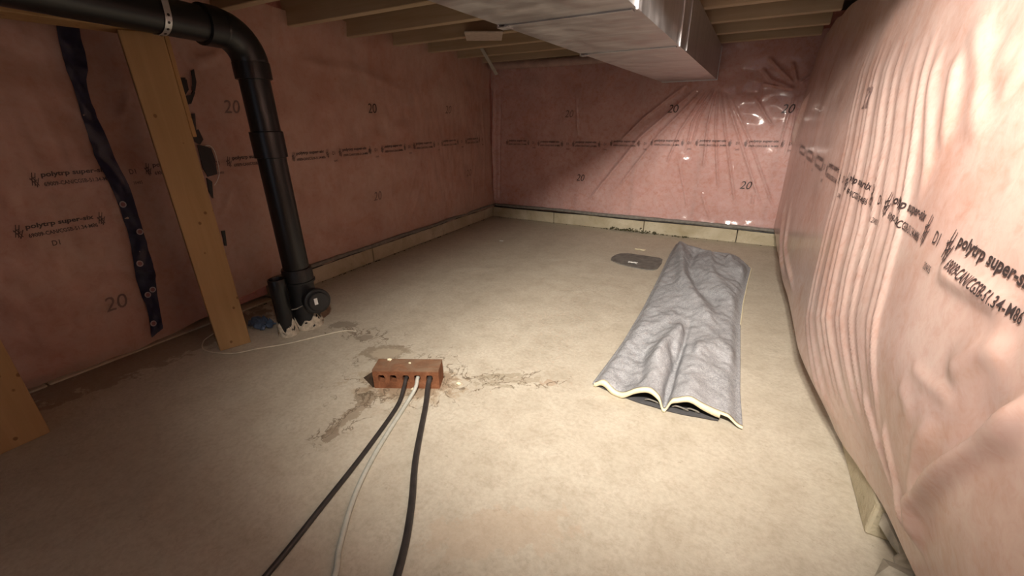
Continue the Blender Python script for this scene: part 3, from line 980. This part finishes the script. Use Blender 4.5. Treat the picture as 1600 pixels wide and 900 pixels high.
# strap and bits under the joists
bm = box_bm((-0.011, -0.0006, 0), (0.011, 0.0006, 0.20))
o = from_bm('hanging_strap', bm, simple('pale_strap', (0.42, 0.40, 0.34), 0.6), None)
o.matrix_world = Matrix.Translation((-1.50, 2.56, 1.00)) @ Matrix.Rotation(-0.20, 4, 'Y') @ Matrix.Rotation(0.75, 4, 'X')
tag(o, 'narrow pale strap hanging from a joist near the back left corner', 'strap')
o = from_bm('board_scrap', box_bm((-0.085, -0.10, 0), (0.085, 0.10, 0.008), 0.002), simple('pale_board', (0.50, 0.42, 0.35), 0.8), None)
o.matrix_world = Matrix.Translation((-1.16, 1.87, 1.088)) @ Matrix.Rotation(0.55, 4, 'Z')
tag(o, 'pale square of board fixed under the joists left of the duct', 'board')
o = tube('thin_rod', [(-0.90, 2.20, 1.07), (-0.78, 2.05, 1.09)], 0.004, M['zinc'], None, 8)
tag(o, 'thin light rod poking out beside the left edge of the duct', 'rod')

# ------------------------------------------------------------------ posts
def post(label, cx, cy, rz, w, d, h):
    t = empty('wooden_post', (cx, cy, 0), rz)
    tag(t, label, 'post')
    from_bm('post_shaft', box_bm((-d / 2, -w / 2, 0.0), (d / 2, w / 2, h), 0.003, 2), M['post'], t)
    return t
p1 = post('knotty pine post in front of the black drain pipe', -1.527, 0.672, -0.36, 0.095, 0.086, 0.970)
p2 = post('pine post cut off by the lower left picture edge', -1.515, 0.128, 0.0, 0.094, 0.089, 0.970)
o = from_bm('side_strip', box_bm((-0.030, 0.050, 0.70), (0.012, 0.062, 0.995), 0.002), M['post'], p1)
beam = box('wooden_beam', (-1.585, -0.30, 0.971), (-1.487, 0.735, 1.098), M['post'], None, 0.003, 2)
tag(beam, 'short wooden beam resting on top of the two posts', 'beam')

# ------------------------------------------------------------------ drain pipe with cleanout
pipe = empty('drain_pipe', (-1.405, 0.885, 0)); 
tag(pipe, 'black plastic drain pipe with elbow and cleanout', 'pipe')
PX, PY, PR = -1.408, 0.893, 0.0445
def pp(o):
    o.parent = pipe
    o.matrix_parent_inverse = Matrix.Translation((1.405, -0.885, 0))
    return o
E0 = Vector((PX, PY, 0.905))
hd = Vector((0.060, -0.50, 0.012)).normalized()
EB = 0.085
pp(lathe('riser', [(PR, 0.215), (PR, 0.905)], (PX, PY, 0), (0, 0, 1), M['abs']))
# elbow
cen = E0 + hd * EB
path = []
for k in range(11):
    a = math.pi / 2 * k / 10
    path.append(cen - hd * EB * math.cos(a) + Vector((0, 0, 1)) * EB * math.sin(a))
pp(tube('elbow', path, PR + 0.006, M['abs'], None, 32))
pp(lathe('elbow_hub', [(PR, 0.862), (PR + 0.008, 0.864), (PR + 0.008, 0.910), (PR, 0.912)], (PX, PY, 0), (0, 0, 1), M['abs']))
h0 = path[-1]
pp(lathe('elbow_hub', [(PR, -0.002), (PR + 0.008, 0.0), (PR + 0.008, 0.045), (PR, 0.047)], tuple(h0), tuple(hd), M['abs']))
pp(lathe('horizontal_run', [(PR, 0.0), (PR, 1.15), (0.0, 1.15)], tuple(h0), tuple(hd), M['abs']))
pp(lathe('coupling', [(PR, 0.628), (PR + 0.006, 0.630), (PR + 0.006, 0.710), (PR, 0.712)], (PX, PY, 0), (0, 0, 1), M['abs']))
pp(lathe('tee_hub', [(PR, 0.238), (PR + 0.006, 0.237), (PR + 0.008, 0.232), (PR + 0.008, 0.186), (PR + 0.004, 0.184), (PR + 0.004, 0.02), (PR + 0.004, -0.02)], (PX, PY, 0), (0, 0, 1), M['plug']))
pp(lathe('hub_ring', [(PR + 0.007, 0.181), (PR + 0.012, 0.183), (PR + 0.012, 0.189), (PR + 0.007, 0.191)], (PX, PY, 0), (0, 0, 1), M['plug']))
cd = Vector((0.80, -0.22, 0.06)).normalized()
co_ = Vector((PX, PY, 0.115)) + Vector((0.0, 0.020, 0))
pp(lathe('cleanout_branch', [(0.040, 0.0), (0.040, 0.075), (0.047, 0.076), (0.047, 0.100), (0.043, 0.103), (0.0, 0.103)], tuple(co_), tuple(cd), M['plug']))
cap = pp(lathe('cleanout_plug', [(0.0, 0.116), (0.033, 0.115), (0.036, 0.112), (0.036, 0.1)], tuple(co_), tuple(cd), M['plug']))
u = cd.cross(Vector((0, 0, 1))).normalized(); w = u.cross(cd)
bm = bmesh.new()
q0 = co_ + cd * 0.1175 + u * 0.012 + w * 0.006
vs = [bm.verts.new(q0 + u * a + w * b + cd * c) for c in (-0.001, 0.0006) for a, b in ((-0.006, -0.012), (0.006, -0.012), (0.006, 0.012), (-0.006, 0.012))]
for f in ((3, 2, 1, 0), (4, 5, 6, 7), (0, 1, 5, 4), (1, 2, 6, 5), (2, 3, 7, 6), (3, 0, 4, 7)): bm.faces.new([vs[i] for i in f])
bmesh.ops.recalc_face_normals(bm, faces=bm.faces[:])
lb = pp(from_bm('sticker', bm, M['white'])); lb['label'] = 'small white sticker'
# short open stub beside it
SX, SY = -1.408, 0.809
stub = empty('pipe_stub', (SX, SY, 0)); tag(stub, 'short open black pipe stub left of the drain cleanout', 'pipe')
def ps(o):
    o.parent = stub; o.matrix_parent_inverse = Matrix.Translation((-SX, -SY, 0)); return o
ps(lathe('stub_tube', [(0.0, 0.02), (0.024, 0.02), (0.024, 0.218), (0.025, 0.220), (0.028, 0.220), (0.029, 0.218), (0.029, 0.18), (0.028, -0.02)], (SX, SY, 0), (0, 0, 1), M['abs']))
ps(tube('wire', smooth_path([(SX + 0.030, SY + 0.012, 0.10), (SX + 0.034, SY + 0.03, 0.098), (SX + 0.040, SY + 0.055, 0.103)], 6), 0.0025, M['gasket'], None, 8))
# mortar splashed on the foot of both
def mortar_skirt(name, parent_fn, cx, cy, r, h, seed):
    n, mrow = 40, 7
    V, F = [], []
    rr = random.Random(seed)
    ph = [rr.uniform(0, 6.28) for _ in range(4)]
    for i in range(mrow + 1):
        for k in range(n):
            a = 2 * math.pi * k / n
            top = h * (0.75 + 0.25 * math.sin(3 * a + ph[0]) + 0.18 * math.sin(7 * a + ph[1]))
            rad = r + 0.004 * (1 - i / mrow) + 0.0015 * math.sin(9 * a + ph[2] + i) + (0.003 if i < mrow else -0.003)
            V.append((cx + rad * math.cos(a), cy + rad * math.sin(a), -0.003 + top * i / mrow))
    for i in range(mrow):
        for k in range(n):
            k2 = (k + 1) % n
            if rr.random() < 0.05 and i > 1: continue
            F.append((i * n + k, i * n + k2, (i + 1) * n + k2, (i + 1) * n + k))
    me = bpy.data.meshes.new(name); me.from_pydata(V, [], F); me.update()
    return parent_fn(link(name, me, M['mortar'], None, True))
mortar_skirt('mortar_splash', ps, SX, SY, 0.0285, 0.062, 1)
mortar_skirt('mortar_splash', pp, PX, PY, PR + 0.005, 0.058, 4)

# perforated hanger strap over the horizontal run
hs = empty('pipe_hanger', (0, 0, 0)); tag(hs, 'perforated metal strap holding up the horizontal drain pipe', 'strap')
hc = h0 + hd * 0.155
side = hd.cross(Vector((0, 0, 1))).normalized(); upv = side.cross(hd)
bm = bmesh.new(); rows = []
r_ = PR + 0.0015
prof = [(-(r_), 0.075), (-(r_), 0.03)] + [(-r_ * math.cos(a), -r_ * math.sin(a)) for a in np.linspace(0, math.pi, 17)] + [(r_, 0.03), (r_, 0.075)]
for (sx, sz) in prof:
    p = hc + side * sx + upv * sz
    rows.append((bm.verts.new(p - hd * 0.008), bm.verts.new(p + hd * 0.008)))
for r0, r1 in zip(rows[:-1], rows[1:]):
    bm.faces.new((r0[0], r0[1], r1[1], r1[0]))
o = from_bm('strap_band', bm, M['zinc'], hs)
sm = o.modifiers.new('thick', 'SOLIDIFY'); sm.thickness = 0.001; sm.offset = 1
holes = []
for a in np.linspace(0.1, math.pi - 0.1, 9):
    dirv = (side * -math.cos(a) + upv * -math.sin(a)).normalized()
    holes.append(lathe('strap_hole', [(0.0035, 0.0), (0.0, 0.0004)], tuple(hc + dirv * (r_ + 0.0012)), tuple(dirv), M['seal'], hs, 10))

# ------------------------------------------------------------------ navy tape on the left sheet
tp = empty('seam_tape', (0, 0, 0)); tag(tp, 'dark navy seam tape with round white marks running down the left plastic', 'tape')
tape_pts = [((80, -30), (122, -30)), ((88, 40), (124, 40)), ((100, 90), (138, 95)), ((122, 150), (140, 140)), ((140, 210), (165, 205)), ((153, 250), (186, 258)), ((176, 300), (203, 296)),
            ((195, 350), (219, 345)), ((207, 390), (232, 385)), ((212, 428), (243, 425)), ((222, 460), (247, 455)), ((232, 490), (253, 490)), ((236, 527), (255, 513))]
Lw = [at_x(*a, -1.735) for a, b in tape_pts]; Rw = [at_x(*b, -1.735) for a, b in tape_pts]
nsub = 6
A_, B_ = [], []
Lp = smooth_path([(p[0], p[1], 0) for p in Lw], nsub); Rp = smooth_path([(p[0], p[1], 0) for p in Rw], nsub)
for l_, r2 in zip(Lp, Rp):
    for t in np.linspace(0, 1, 7):
        A_.append(l_.x + (r2.x - l_.x) * t); B_.append(max(0.022, l_.y + (r2.y - l_.y) * t))
A_, B_ = np.array(A_), np.array(B_)
tl = 0.004 + 0.0025 * wave_noise(A_ * 2, B_, 0.05, 41)
P = sh_l.o + A_[:, None] * sh_l.ea + B_[:, None] * np.array((0, 0, 1.0)) + (sh_l.fn(A_, B_) + tl)[:, None] * sh_l.en
tb = from_np('tape_band', P, grid_faces(len(Lp), 7), M['tape'], tp)
for (x, y) in ((190, 319), (218, 362), (219, 412), (240, 453), (232, 461), (239, 505)):
    a, b = at_x(x, y, -1.735)
    for rad, mt, lift in ((0.0095, 'tape_w', 0.0085), (0.0062, 'tape_r', 0.0092)):
        aa = np.array([a] + [a + rad * math.cos(q) for q in np.linspace(0, 2 * math.pi, 19)[:-1]])
        bb = np.array([b] + [b + rad * 1.1 * math.sin(q) for q in np.linspace(0, 2 * math.pi, 19)[:-1]])
        Pq = sh_l.pos(aa, bb, lift)
        from_np('tape_mark', Pq, np.array([(0, 1 + k, 1 + (k + 1) % 18) for k in range(18)]), M[mt], tb, False)

# black sealant smears on the left sheet beside the post
def smear(label, polys, lift=0.004):
    root = empty('sealant_smear'); tag(root, label, 'sealant')
    for poly in polys:
        pts = [at_x(x, y, -1.735) for x, y in poly]
        bm = bmesh.new()
        vs = []
        top = []
        for (a, b) in pts:
            pos = sh_l.pos(np.array([a]), np.array([b]), 0.001)[0]
            pos2 = sh_l.pos(np.array([a]), np.array([b]), lift + 0.004)[0]
            vs.append(bm.verts.new(pos)); top.append(bm.verts.new(pos2))
        n = len(vs)
        for k in range(n):
            bm.faces.new((vs[k], vs[(k + 1) % n], top[(k + 1) % n], top[k]))
        bm.faces.new(top); bm.faces.new(vs[::-1])
        bmesh.ops.triangulate(bm, faces=[f for f in bm.faces if len(f.verts) > 4])
        bmesh.ops.recalc_face_normals(bm, faces=bm.faces[:])
        from_bm('smear_blob', bm, M['seal'], root)
    return root
smear('black sealant smears trailing down the plastic right of the pine post', [
    [(273, 121), (291, 121), (292, 127), (274, 125)], [(286, 125), (293, 124), (296, 140), (290, 150), (286, 142)],
    [(300, 110), (304, 108), (308, 128), (306, 142), (301, 140), (304, 128)], [(288, 150), (300, 148), (304, 140), (306, 145), (300, 162), (292, 164)],
    [(296, 178), (306, 177), (307, 182), (302, 190), (308, 198), (309, 206), (300, 204)], [(302, 204), (312, 202), (319, 218), (314, 226), (306, 222)],
    [(310, 226), (324, 229), (332, 232), (338, 250), (340, 272), (326, 276), (318, 262)], [(324, 278), (332, 284), (330, 296), (334, 310), (328, 300)],
    [(346, 361), (351, 360), (354, 384), (351, 384)]])
edge = [at_x(x, y, -1.735) for x, y in ((322, 228), (330, 228), (337, 236), (341, 252), (343, 270), (340, 282), (335, 290))]
ed = [tuple(sh_l.pos(np.array([a]), np.array([b]), 0.008)[0]) for a, b in edge]
o = tube('plastic_edge', smooth_path(ed, 5), 0.0016, M['white'], None, 6)
tag(o, 'thin pale curled plastic edge around the biggest sealant smear', 'plastic edge')

# ------------------------------------------------------------------ brick with cored holes
def make_brick():
    Lb, Hb, Db = 0.196, 0.092, 0.062
    z0 = -0.029
    hw, hh = 0.0100, 0.0120
    zc = 0.034
    xs = [-0.073, -0.038, 0.000, 0.034, 0.070]
    bm = bmesh.new()
    n = 16
    # front and back skins made of cells round each hole
    edges_x = [-Lb / 2] + [(a + b) / 2 for a, b in zip(xs[:-1], xs[1:])] + [Lb / 2]
    top, bot = z0 + Hb, z0
    skins = []
    for yy in (-Db / 2, Db / 2):
        loops = []
        for i, xc in enumerate(xs):
            xa, xb = edges_x[i], edges_x[i + 1]
            hole, outer = [], []
            for k in range(n):
                a = 2 * math.pi * (k + 0.5) / n
                c, s = math.cos(a), math.sin(a)
                e = 0.55
                hole.append(bm.verts.new((xc + hw * math.copysign(abs(c) ** e, c), yy, zc + hh * math.copysign(abs(s) ** e, s))))
                # project on the cell border
                tx = (xb - xc) / c if c > 0 else (xa - xc) / c
                tz = (top - zc) / s if s > 0 else (bot - zc) / s
                t = min(tx, tz)
                outer.append(bm.verts.new((xc + c * t, yy, zc + s * t)))
            cnr = []
            for k in range(n):
                k2 = (k + 1) % n
                f = [outer[k], outer[k2], hole[k2], hole[k]]
                p, q = outer[k].co, outer[k2].co
                if abs(p.x - q.x) > 1e-6 and abs(p.z - q.z) > 1e-6:
                    cx = xb if max(p.x, q.x) > xb - 1e-6 else xa
                    cz_ = top if max(p.z, q.z) > top - 1e-6 else bot
                    cv = bm.verts.new((cx, yy, cz_))
                    f = [outer[k], cv, outer[k2], hole[k2], hole[k]]
                bm.faces.new(f if yy < 0 else f[::-1])
            loops.append(hole)
        skins.append(loops)
    for i in range(len(xs)):
        for k in range(n):
            k2 = (k + 1) % n
            bm.faces.new((skins[0][i][k], skins[0][i][k2], skins[1][i][k2], skins[1][i][k]))
    c = [bm.verts.new((sx * Lb / 2, sy * Db / 2, z)) for z in (bot, top) for sy in (-1, 1) for sx in (-1, 1)]
    for f in ((0, 2, 3, 1), (4, 5, 7, 6), (0, 4, 6, 2), (1, 3, 7, 5)):
        bm.faces.new([c[i] for i in f])
    bmesh.ops.remove_doubles(bm, verts=bm.verts[:], dist=1e-5)
    bmesh.ops.recalc_face_normals(bm, faces=bm.faces[:])
    return bm, xs, zc, Db
bm, hx, hz, Db = make_brick()
brick = from_bm('cored_brick', bm, M['brick'])
brick.matrix_world = Matrix.Translation(BR_C) @ Matrix.Rotation(BR_A, 4, 'Z')
tag(brick, 'red cored brick set on edge in the floor with cables through its holes', 'brick')
def bw(x, y, z): return tuple(brick.matrix_world @ Vector((x, y, z)))
# pale mortar chips lying on and beside the brick
for i, (x, y, z, s, lb) in enumerate([(-0.062, 0.024, 0.0655, 0.006, 'pale mortar crumb on the far left of the brick top'), (0.005, 0.006, 0.065, 0.0035, 'tiny pale mortar crumb in the middle of the brick top'),
                                      (0.022, -0.040, 0.004, 0.006, 'pale mortar crumb on the floor between the black and grey cables'), (0.150, -0.008, 0.004, 0.006, 'pale pebble on the floor right of the brick')]):
    b = bmesh.new(); bmesh.ops.create_icosphere(b, subdivisions=2, radius=s)
    for v in b.verts: v.co = Vector((v.co.x * 1.5, v.co.y, v.co.z * 0.6)) * (1 + 0.25 * math.sin(900 * v.co.x + i) * math.cos(700 * v.co.y))
    o = from_bm('mortar_crumb', b, M['cream'], None, True); o.location = bw(x, y, z)
    tag(o, lb, 'crumb')

# ------------------------------------------------------------------ cables
def cable(label, hole, pts, r, mat):
    start = [bw(hx[hole], 0.070, -0.06), bw(hx[hole], 0.034, 0.012), bw(hx[hole], 0.0, hz - 0.0005), bw(hx[hole], -Db / 2, hz - 0.001), bw(hx[hole] + 0.0, -Db / 2 - 0.028, 0.022)]
    p = smooth_path(start + [(x, y, r + 0.0005 + z) for x, y, z in pts], 10)
    o = tube('floor_cable', p, r, mat, None, 12)
    return tag(o, label, 'cable', None)
cable('black cable curving away to the lower left from the third brick hole', 2, [(-0.735, 0.664, 0), (-0.685, 0.502, 0), (-0.646, 0.345, 0), (-0.616, 0.216, 0), (-0.59, 0.05, 0), (-0.57, -0.3, 0), (-0.5, -0.7, 0)], 0.0058, M['cable_k'])
cable('pale grey cable between the two black cables', 3, [(-0.722, 0.690, 0), (-0.663, 0.520, 0), (-0.610, 0.405, 0), (-0.545, 0.310, 0), (-0.505, 0.262, 0), (-0.44, 0.13, 0), (-0.40, -0.2, 0), (-0.38, -0.7, 0)], 0.0056, M['cable_g'])
cable('thick black cable running straight toward the viewer from the rightmost brick hole', 4, [(-0.663, 0.700, 0), (-0.563, 0.544, 0), (-0.478, 0.430, 0), (-0.414, 0.324, 0), (-0.31, 0.10, 0), (-0.22, -0.3, 0), (-0.2, -0.7, 0)], 0.0075, M['cable_k'])
o = tube('loose_string', smooth_path([(-1.645, 0.668, 0.010), (-1.625, 0.620, 0.004), (-1.553, 0.590, 0.003), (-1.448, 0.622, 0.003), (-1.40, 0.682, 0.003), (-1.337, 0.755, 0.003), (-1.28, 0.85, 0.003), (-1.235, 0.915, 0.003), (-1.19, 0.935, 0.003)], 8), 0.0022, M['string'], None, 6)
tag(o, 'pale string curling round the foot of the pine post', 'string')
# crumpled blue scrap behind the post
def crumple(name, label, loc, sx, sy, sz, mat, seed, cat):
    n = 16
    A, B = np.meshgrid(np.linspace(-1, 1, n), np.linspace(-1, 1, n), indexing='ij')
    Z = np.abs(wave_noise(A, B, 0.9, seed)) * 0.6 + (1 - A ** 2) * (1 - B ** 2) * 0.8
    V = np.stack([A * sx + 0.15 * sx * wave_noise(A, B, 1.0, seed + 1), B * sy + 0.15 * sy * wave_noise(A, B, 1.0, seed + 2), Z * sz + 0.002], -1).reshape(-1, 3)
    o = from_np(name, V, grid_faces(n, n), mat, None, False); o.location = loc
    sm = o.modifiers.new('thick', 'SOLIDIFY'); sm.thickness = 0.001
    return tag(o, label, cat)
crumple('plastic_scrap', 'crumpled blue plastic scrap between the pine post and drain pipe', (-1.565, 0.80, 0.001), 0.055, 0.03, 0.022, M['bluebag'], 60, 'scrap')

# cover plate set in the floor and its paper scrap
bm = bmesh.new()
ol = [(-0.575, 2.19), (-0.585, 2.24), (-0.575, 2.30), (-0.555, 2.335), (-0.52, 2.352), (-0.44, 2.352), (-0.34, 2.345), (-0.322, 2.325), (-0.315, 2.26), (-0.318, 2.16), (-0.335, 2.128), (-0.36, 2.118), (-0.44, 2.122), (-0.52, 2.15)]
lo = [bm.verts.new((x, y, -0.002)) for x, y in ol]; hi = [bm.verts.new((x, y, 0.005)) for x, y in ol]
for k in range(len(ol)): bm.faces.new((lo[k], lo[(k + 1) % len(ol)], hi[(k + 1) % len(ol)], hi[k]))
bm.faces.new(hi)
ins = bmesh.ops.inset_region(bm, faces=[bm.faces[-1]] if False else [f for f in bm.faces if len(f.verts) == len(ol)], thickness=0.012, depth=-0.001)
bmesh.ops.recalc_face_normals(bm, faces=bm.faces[:])
o = from_bm('floor_cover', bm, M['cover']); tag(o, 'dark rounded cover plate in the floor beside the folded felt', 'cover plate')
crumple('paper_scrap', 'small white paper scrap on the dark floor cover', (-0.452, 2.185, 0.006), 0.022, 0.010, 0.004, M['white'], 71, 'scrap')
crumple('paper_scrap', 'faint pale fleck on the floor behind the dark cover', (-0.475, 2.46, 0.001), 0.030, 0.012, 0.003, M['cream'], 75, 'scrap')
crumple('paper_scrap', 'small pale fleck on the floor in the back left', (-1.32, 2.26, 0.001), 0.012, 0.006, 0.003, M['white'], 78, 'scrap')

# ------------------------------------------------------------------ folded felt underlay
felt = empty('felt_underlay', (-0.1, 1.8, 0)); tag(felt, 'folded length of grey felt underlay lying on the floor', 'underlay')
left_e = [(0.0, -0.292, 1.020), (0.10, -0.285, 1.13), (0.25, -0.276, 1.30), (0.45, -0.275, 1.60), (0.65, -0.285, 2.0), (0.85, -0.300, 2.42), (1.0, -0.300, 2.66)]
right_e = [(0.0, 0.104, 1.012), (0.10, 0.094, 1.17), (0.25, 0.090, 1.34), (0.45, 0.082, 1.63), (0.60, 0.086, 1.86), (0.78, 0.098, 2.12), (0.90, 0.112, 2.36), (1.0, 0.070, 2.46)]
def interp(tab, v):
    ts = [p[0] for p in tab]
    return np.interp(v, ts, [p[1] for p in tab]), np.interp(v, ts, [p[2] for p in tab])
def felt_xy(u, v):
    lx, ly = interp(left_e, v); rx, ry = interp(right_e, v)
    X = lx + (rx - lx) * u
    Y = ly + (ry - ly) * u
    # the far end is scalloped, the near edge bows toward the viewer
    Y = Y - 0.05 * np.exp(-((u - 0.50) / 0.10) ** 2) * sstep(v, 0.9, 1.0) + 0.035 * np.exp(-((u - 0.85) / 0.12) ** 2) * sstep(v, 0.9, 1.0)
    Y = Y - 0.040 * np.sin(np.pi * np.clip(u / 0.86, 0, 1)) ** 1.0 * (1 - sstep(v, 0.0, 0.15)) * 0.6
    return X, Y
def felt_z(u, v):
    base = 0.016 + 0.026 * (1 - np.abs(2 * u - 1) ** 5)
    # front profile: two humps with a pinched valley between
    fr = 1 - sstep(v, 0.10, 0.45)
    prof = 0.016 * np.exp(-((u - 0.40) / 0.085) ** 2) - 0.024 * np.exp(-((u - 0.20) / 0.09) ** 2) - 0.036 * np.exp(-((u - 0.525) / 0.024) ** 2) + 0.020 * np.exp(-((u - 0.66) / 0.09) ** 2)
    z = base + fr * prof
    for pts, amp, w in [
        ([(0.0, 1.0), (0.18, 0.80), (0.30, 0.62), (0.55, 0.48), (0.80, 0.36)], 0.030, 0.055),
        ([(0.30, 0.98), (0.33, 0.75), (0.50, 0.60), (0.80, 0.50)], -0.020, 0.045),
        ([(0.45, 0.95), (0.60, 0.72), (0.95, 0.52)], 0.018, 0.05),
        ([(0.35, 0.10), (0.38, 0.22), (0.50, 0.33)], 0.022, 0.05),
        ([(0.52, 0.02), (0.50, 0.16), (0.42, 0.24)], -0.022, 0.028),
        ([(0.60, 0.20), (0.80, 0.28), (0.98, 0.24)], 0.016, 0.05),
        ([(0.05, 0.30), (0.22, 0.33), (0.40, 0.42)], 0.010, 0.04),
        ([(0.70, 0.92), (0.78, 0.84), (0.99, 0.80)], 0.022, 0.045),
        ([(0.22, 0.20), (0.28, 0.12), (0.34, 0.02)], -0.012, 0.030)]:
        z = z + ridge(u, v, pts, amp, w, 0.15)
    z = z + 0.0030 * wave_noise(u * 0.4, v * 1.4, 0.16, 90) + 0.0014 * wave_noise(u * 0.4, v * 1.4, 0.05, 91)
    z = z + 0.012 * sstep(v, 0.9, 1.0) * np.exp(-((u - 0.05) / 0.18) ** 2)
    # the right border and the far rim settle on the floor
    edge = sstep(1 - u, 0.0, 0.10)
    z = 0.009 + (z - 0.009) * (0.12 + 0.88 * edge) * (1 - 0.75 * sstep(v, 0.95, 1.0))
    # loose flap at the near right corner
    return np.maximum(z, 0.009)
nu, nv = 120, 240
U, Vv = np.meshgrid(np.linspace(0, 1, nu), np.linspace(0, 1, nv), indexing='ij')
X, Y = felt_xy(U, Vv); Z = felt_z(U, Vv)
# rounded fold along the left edge
roll = np.exp(-(U / 0.035) ** 2)
Z = Z - roll * (Z - 0.010) * 0.9
Toff = np.array((-0.1, 1.8, 0.0))
def fparent(o):
    o.parent = felt
    return o
th = 0.006
top_o = from_np('top_layer', (np.stack([X, Y, Z], -1).reshape(-1, 3) - Toff), grid_faces(nu, nv), M['felt'], felt)
sm = top_o.modifiers.new('thick', 'SOLIDIFY'); sm.thickness = th; sm.offset = -1
# lower layer lying flat on the floor
U2, V2 = np.meshgrid(np.linspace(0.0, 0.86, 40), np.linspace(0, 0.97, 60), indexing='ij')
X2, Y2 = felt_xy(U2, V2)
Y2 = Y2 + 0.004 * (1 - sstep(V2, 0, 0.05))
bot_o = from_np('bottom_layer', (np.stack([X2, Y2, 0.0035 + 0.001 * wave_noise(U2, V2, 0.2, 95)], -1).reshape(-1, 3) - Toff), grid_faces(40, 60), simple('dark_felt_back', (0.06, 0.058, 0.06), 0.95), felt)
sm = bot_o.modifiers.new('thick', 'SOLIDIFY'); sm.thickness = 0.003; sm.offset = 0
# cream cut edge of the top layer at the near end and up the right side
def edge_strip(name, us, vs, h, out, drop):
    us, vs = np.array(us), np.array(vs)
    ex, ey = felt_xy(us, vs); ez = felt_z(us, vs)
    ez = ez - np.exp(-(us / 0.035) ** 2) * (ez - 0.010) * 0.9
    P = [Vector((a, b, c)) for a, b, c in zip(ex, ey, ez)]
    V, F = [], []
    for i, p in enumerate(P):
        t = (P[min(i + 1, len(P) - 1)] - P[max(i - 1, 0)]); t.z = 0; t.normalize()
        n = Vector((t.y, -t.x, 0)) * out
        hb = h if not hasattr(h, '__len__') else h[i]
        q = [p + Vector((0, 0, 0.0016)) - n * 0.005, p + n * 0.0045 + Vector((0, 0, -0.0008)), p + n * 0.0050 - Vector((0, 0, hb * 0.9)), p - n * 0.004 - Vector((0, 0, hb))]
        for w_ in q:
            w_.z = max(w_.z, 0.0015 + drop)
            V.append(tuple(w_ - Vector(Toff)))
    for i in range(len(P) - 1):
        for k in range(4):
            F.append((i * 4 + k, i * 4 + (k + 1) % 4, (i + 1) * 4 + (k + 1) % 4, (i + 1) * 4 + k))
    return from_np(name, V, F, M['cream'], felt)
us = np.linspace(0.015, 0.86, 90)
e1 = edge_strip('cut_edge', us, np.zeros(90), list(0.0145 + 0.003 * np.sin(us * 9)), 1, 0.0)
e1['label'] = 'thick cream cut edge'
e2 = edge_strip('cut_edge', np.ones(80), np.linspace(0.45, 0.93, 80), 0.005, 0.45, 0.0)
e2['label'] = 'thin cream side edge'
e3 = edge_strip('cut_edge', np.linspace(0.86, 1.0, 20), np.zeros(20), 0.004, 1, 0.0)
# fold-back loops showing inside the hollow
for (u0, w0) in ((0.44, 0.020), (0.62, 0.020), (0.70, 0.016)):
    x0, y0 = felt_xy(np.array([u0]), np.array([0.012]))
    p = [(x0[0] - w0, y0[0], 0.010), (x0[0] - w0 * 0.5, y0[0] - 0.004, 0.018), (x0[0] + w0 * 0.4, y0[0] - 0.004, 0.017), (x0[0] + w0, y0[0], 0.011), (x0[0] + w0 * 0.4, y0[0] + 0.003, 0.008)]
    p = [tuple(Vector(q) - Vector(Toff)) for q in p]
    tube('inner_fold', smooth_path(p, 5), 0.0022, M['gasket'], felt, 8)

# ------------------------------------------------------------------ lamp hanging in the access opening above the viewer
def clamp_lamp(loc, aim, watts, label):
    d = (Vector(aim) - Vector(loc)).normalized()
    lamp = empty('clamp_lamp', loc); tag(lamp, label, 'lamp')
    lathe('reflector', [(0.014, -0.045), (0.027, -0.040), (0.038, -0.028), (0.045, -0.013), (0.047, -0.004), (0.049, -0.004), (0.047, -0.014), (0.040, -0.030), (0.028, -0.043), (0.014, -0.048)],
          (0, 0, 0), tuple(d), M['zinc'], lamp, 28)
    lathe('socket', [(0.013, -0.030), (0.013, -0.052), (0.015, -0.054), (0.015, -0.095), (0.004, -0.10), (0.0, -0.10)], (0, 0, 0), tuple(d), M['socket'], lamp, 20)
    e = -d * 0.09
    tube('cord', smooth_path([tuple(e), tuple(e + Vector((0, -0.05, 0.05))), tuple(e + Vector((0, -0.08, 0.4)))], 6), 0.003, M['socket'], lamp, 8)
    li = bpy.data.lights.new('lamp_light', 'SPOT')
    li.energy = watts; li.color = BULB_COL; li.spot_size = math.radians(LAMP_CONE); li.spot_blend = LAMP_BLEND; li.shadow_soft_size = LAMP_RADIUS
    lo_ = bpy.data.objects.new('lamp_light', li); C.objects.link(lo_); lo_.parent = lamp
    lo_.location = d * 0.002
    lo_.rotation_euler = d.to_track_quat('-Z', 'Y').to_euler()
for b_ in LAMPS:
    clamp_lamp(*b_)
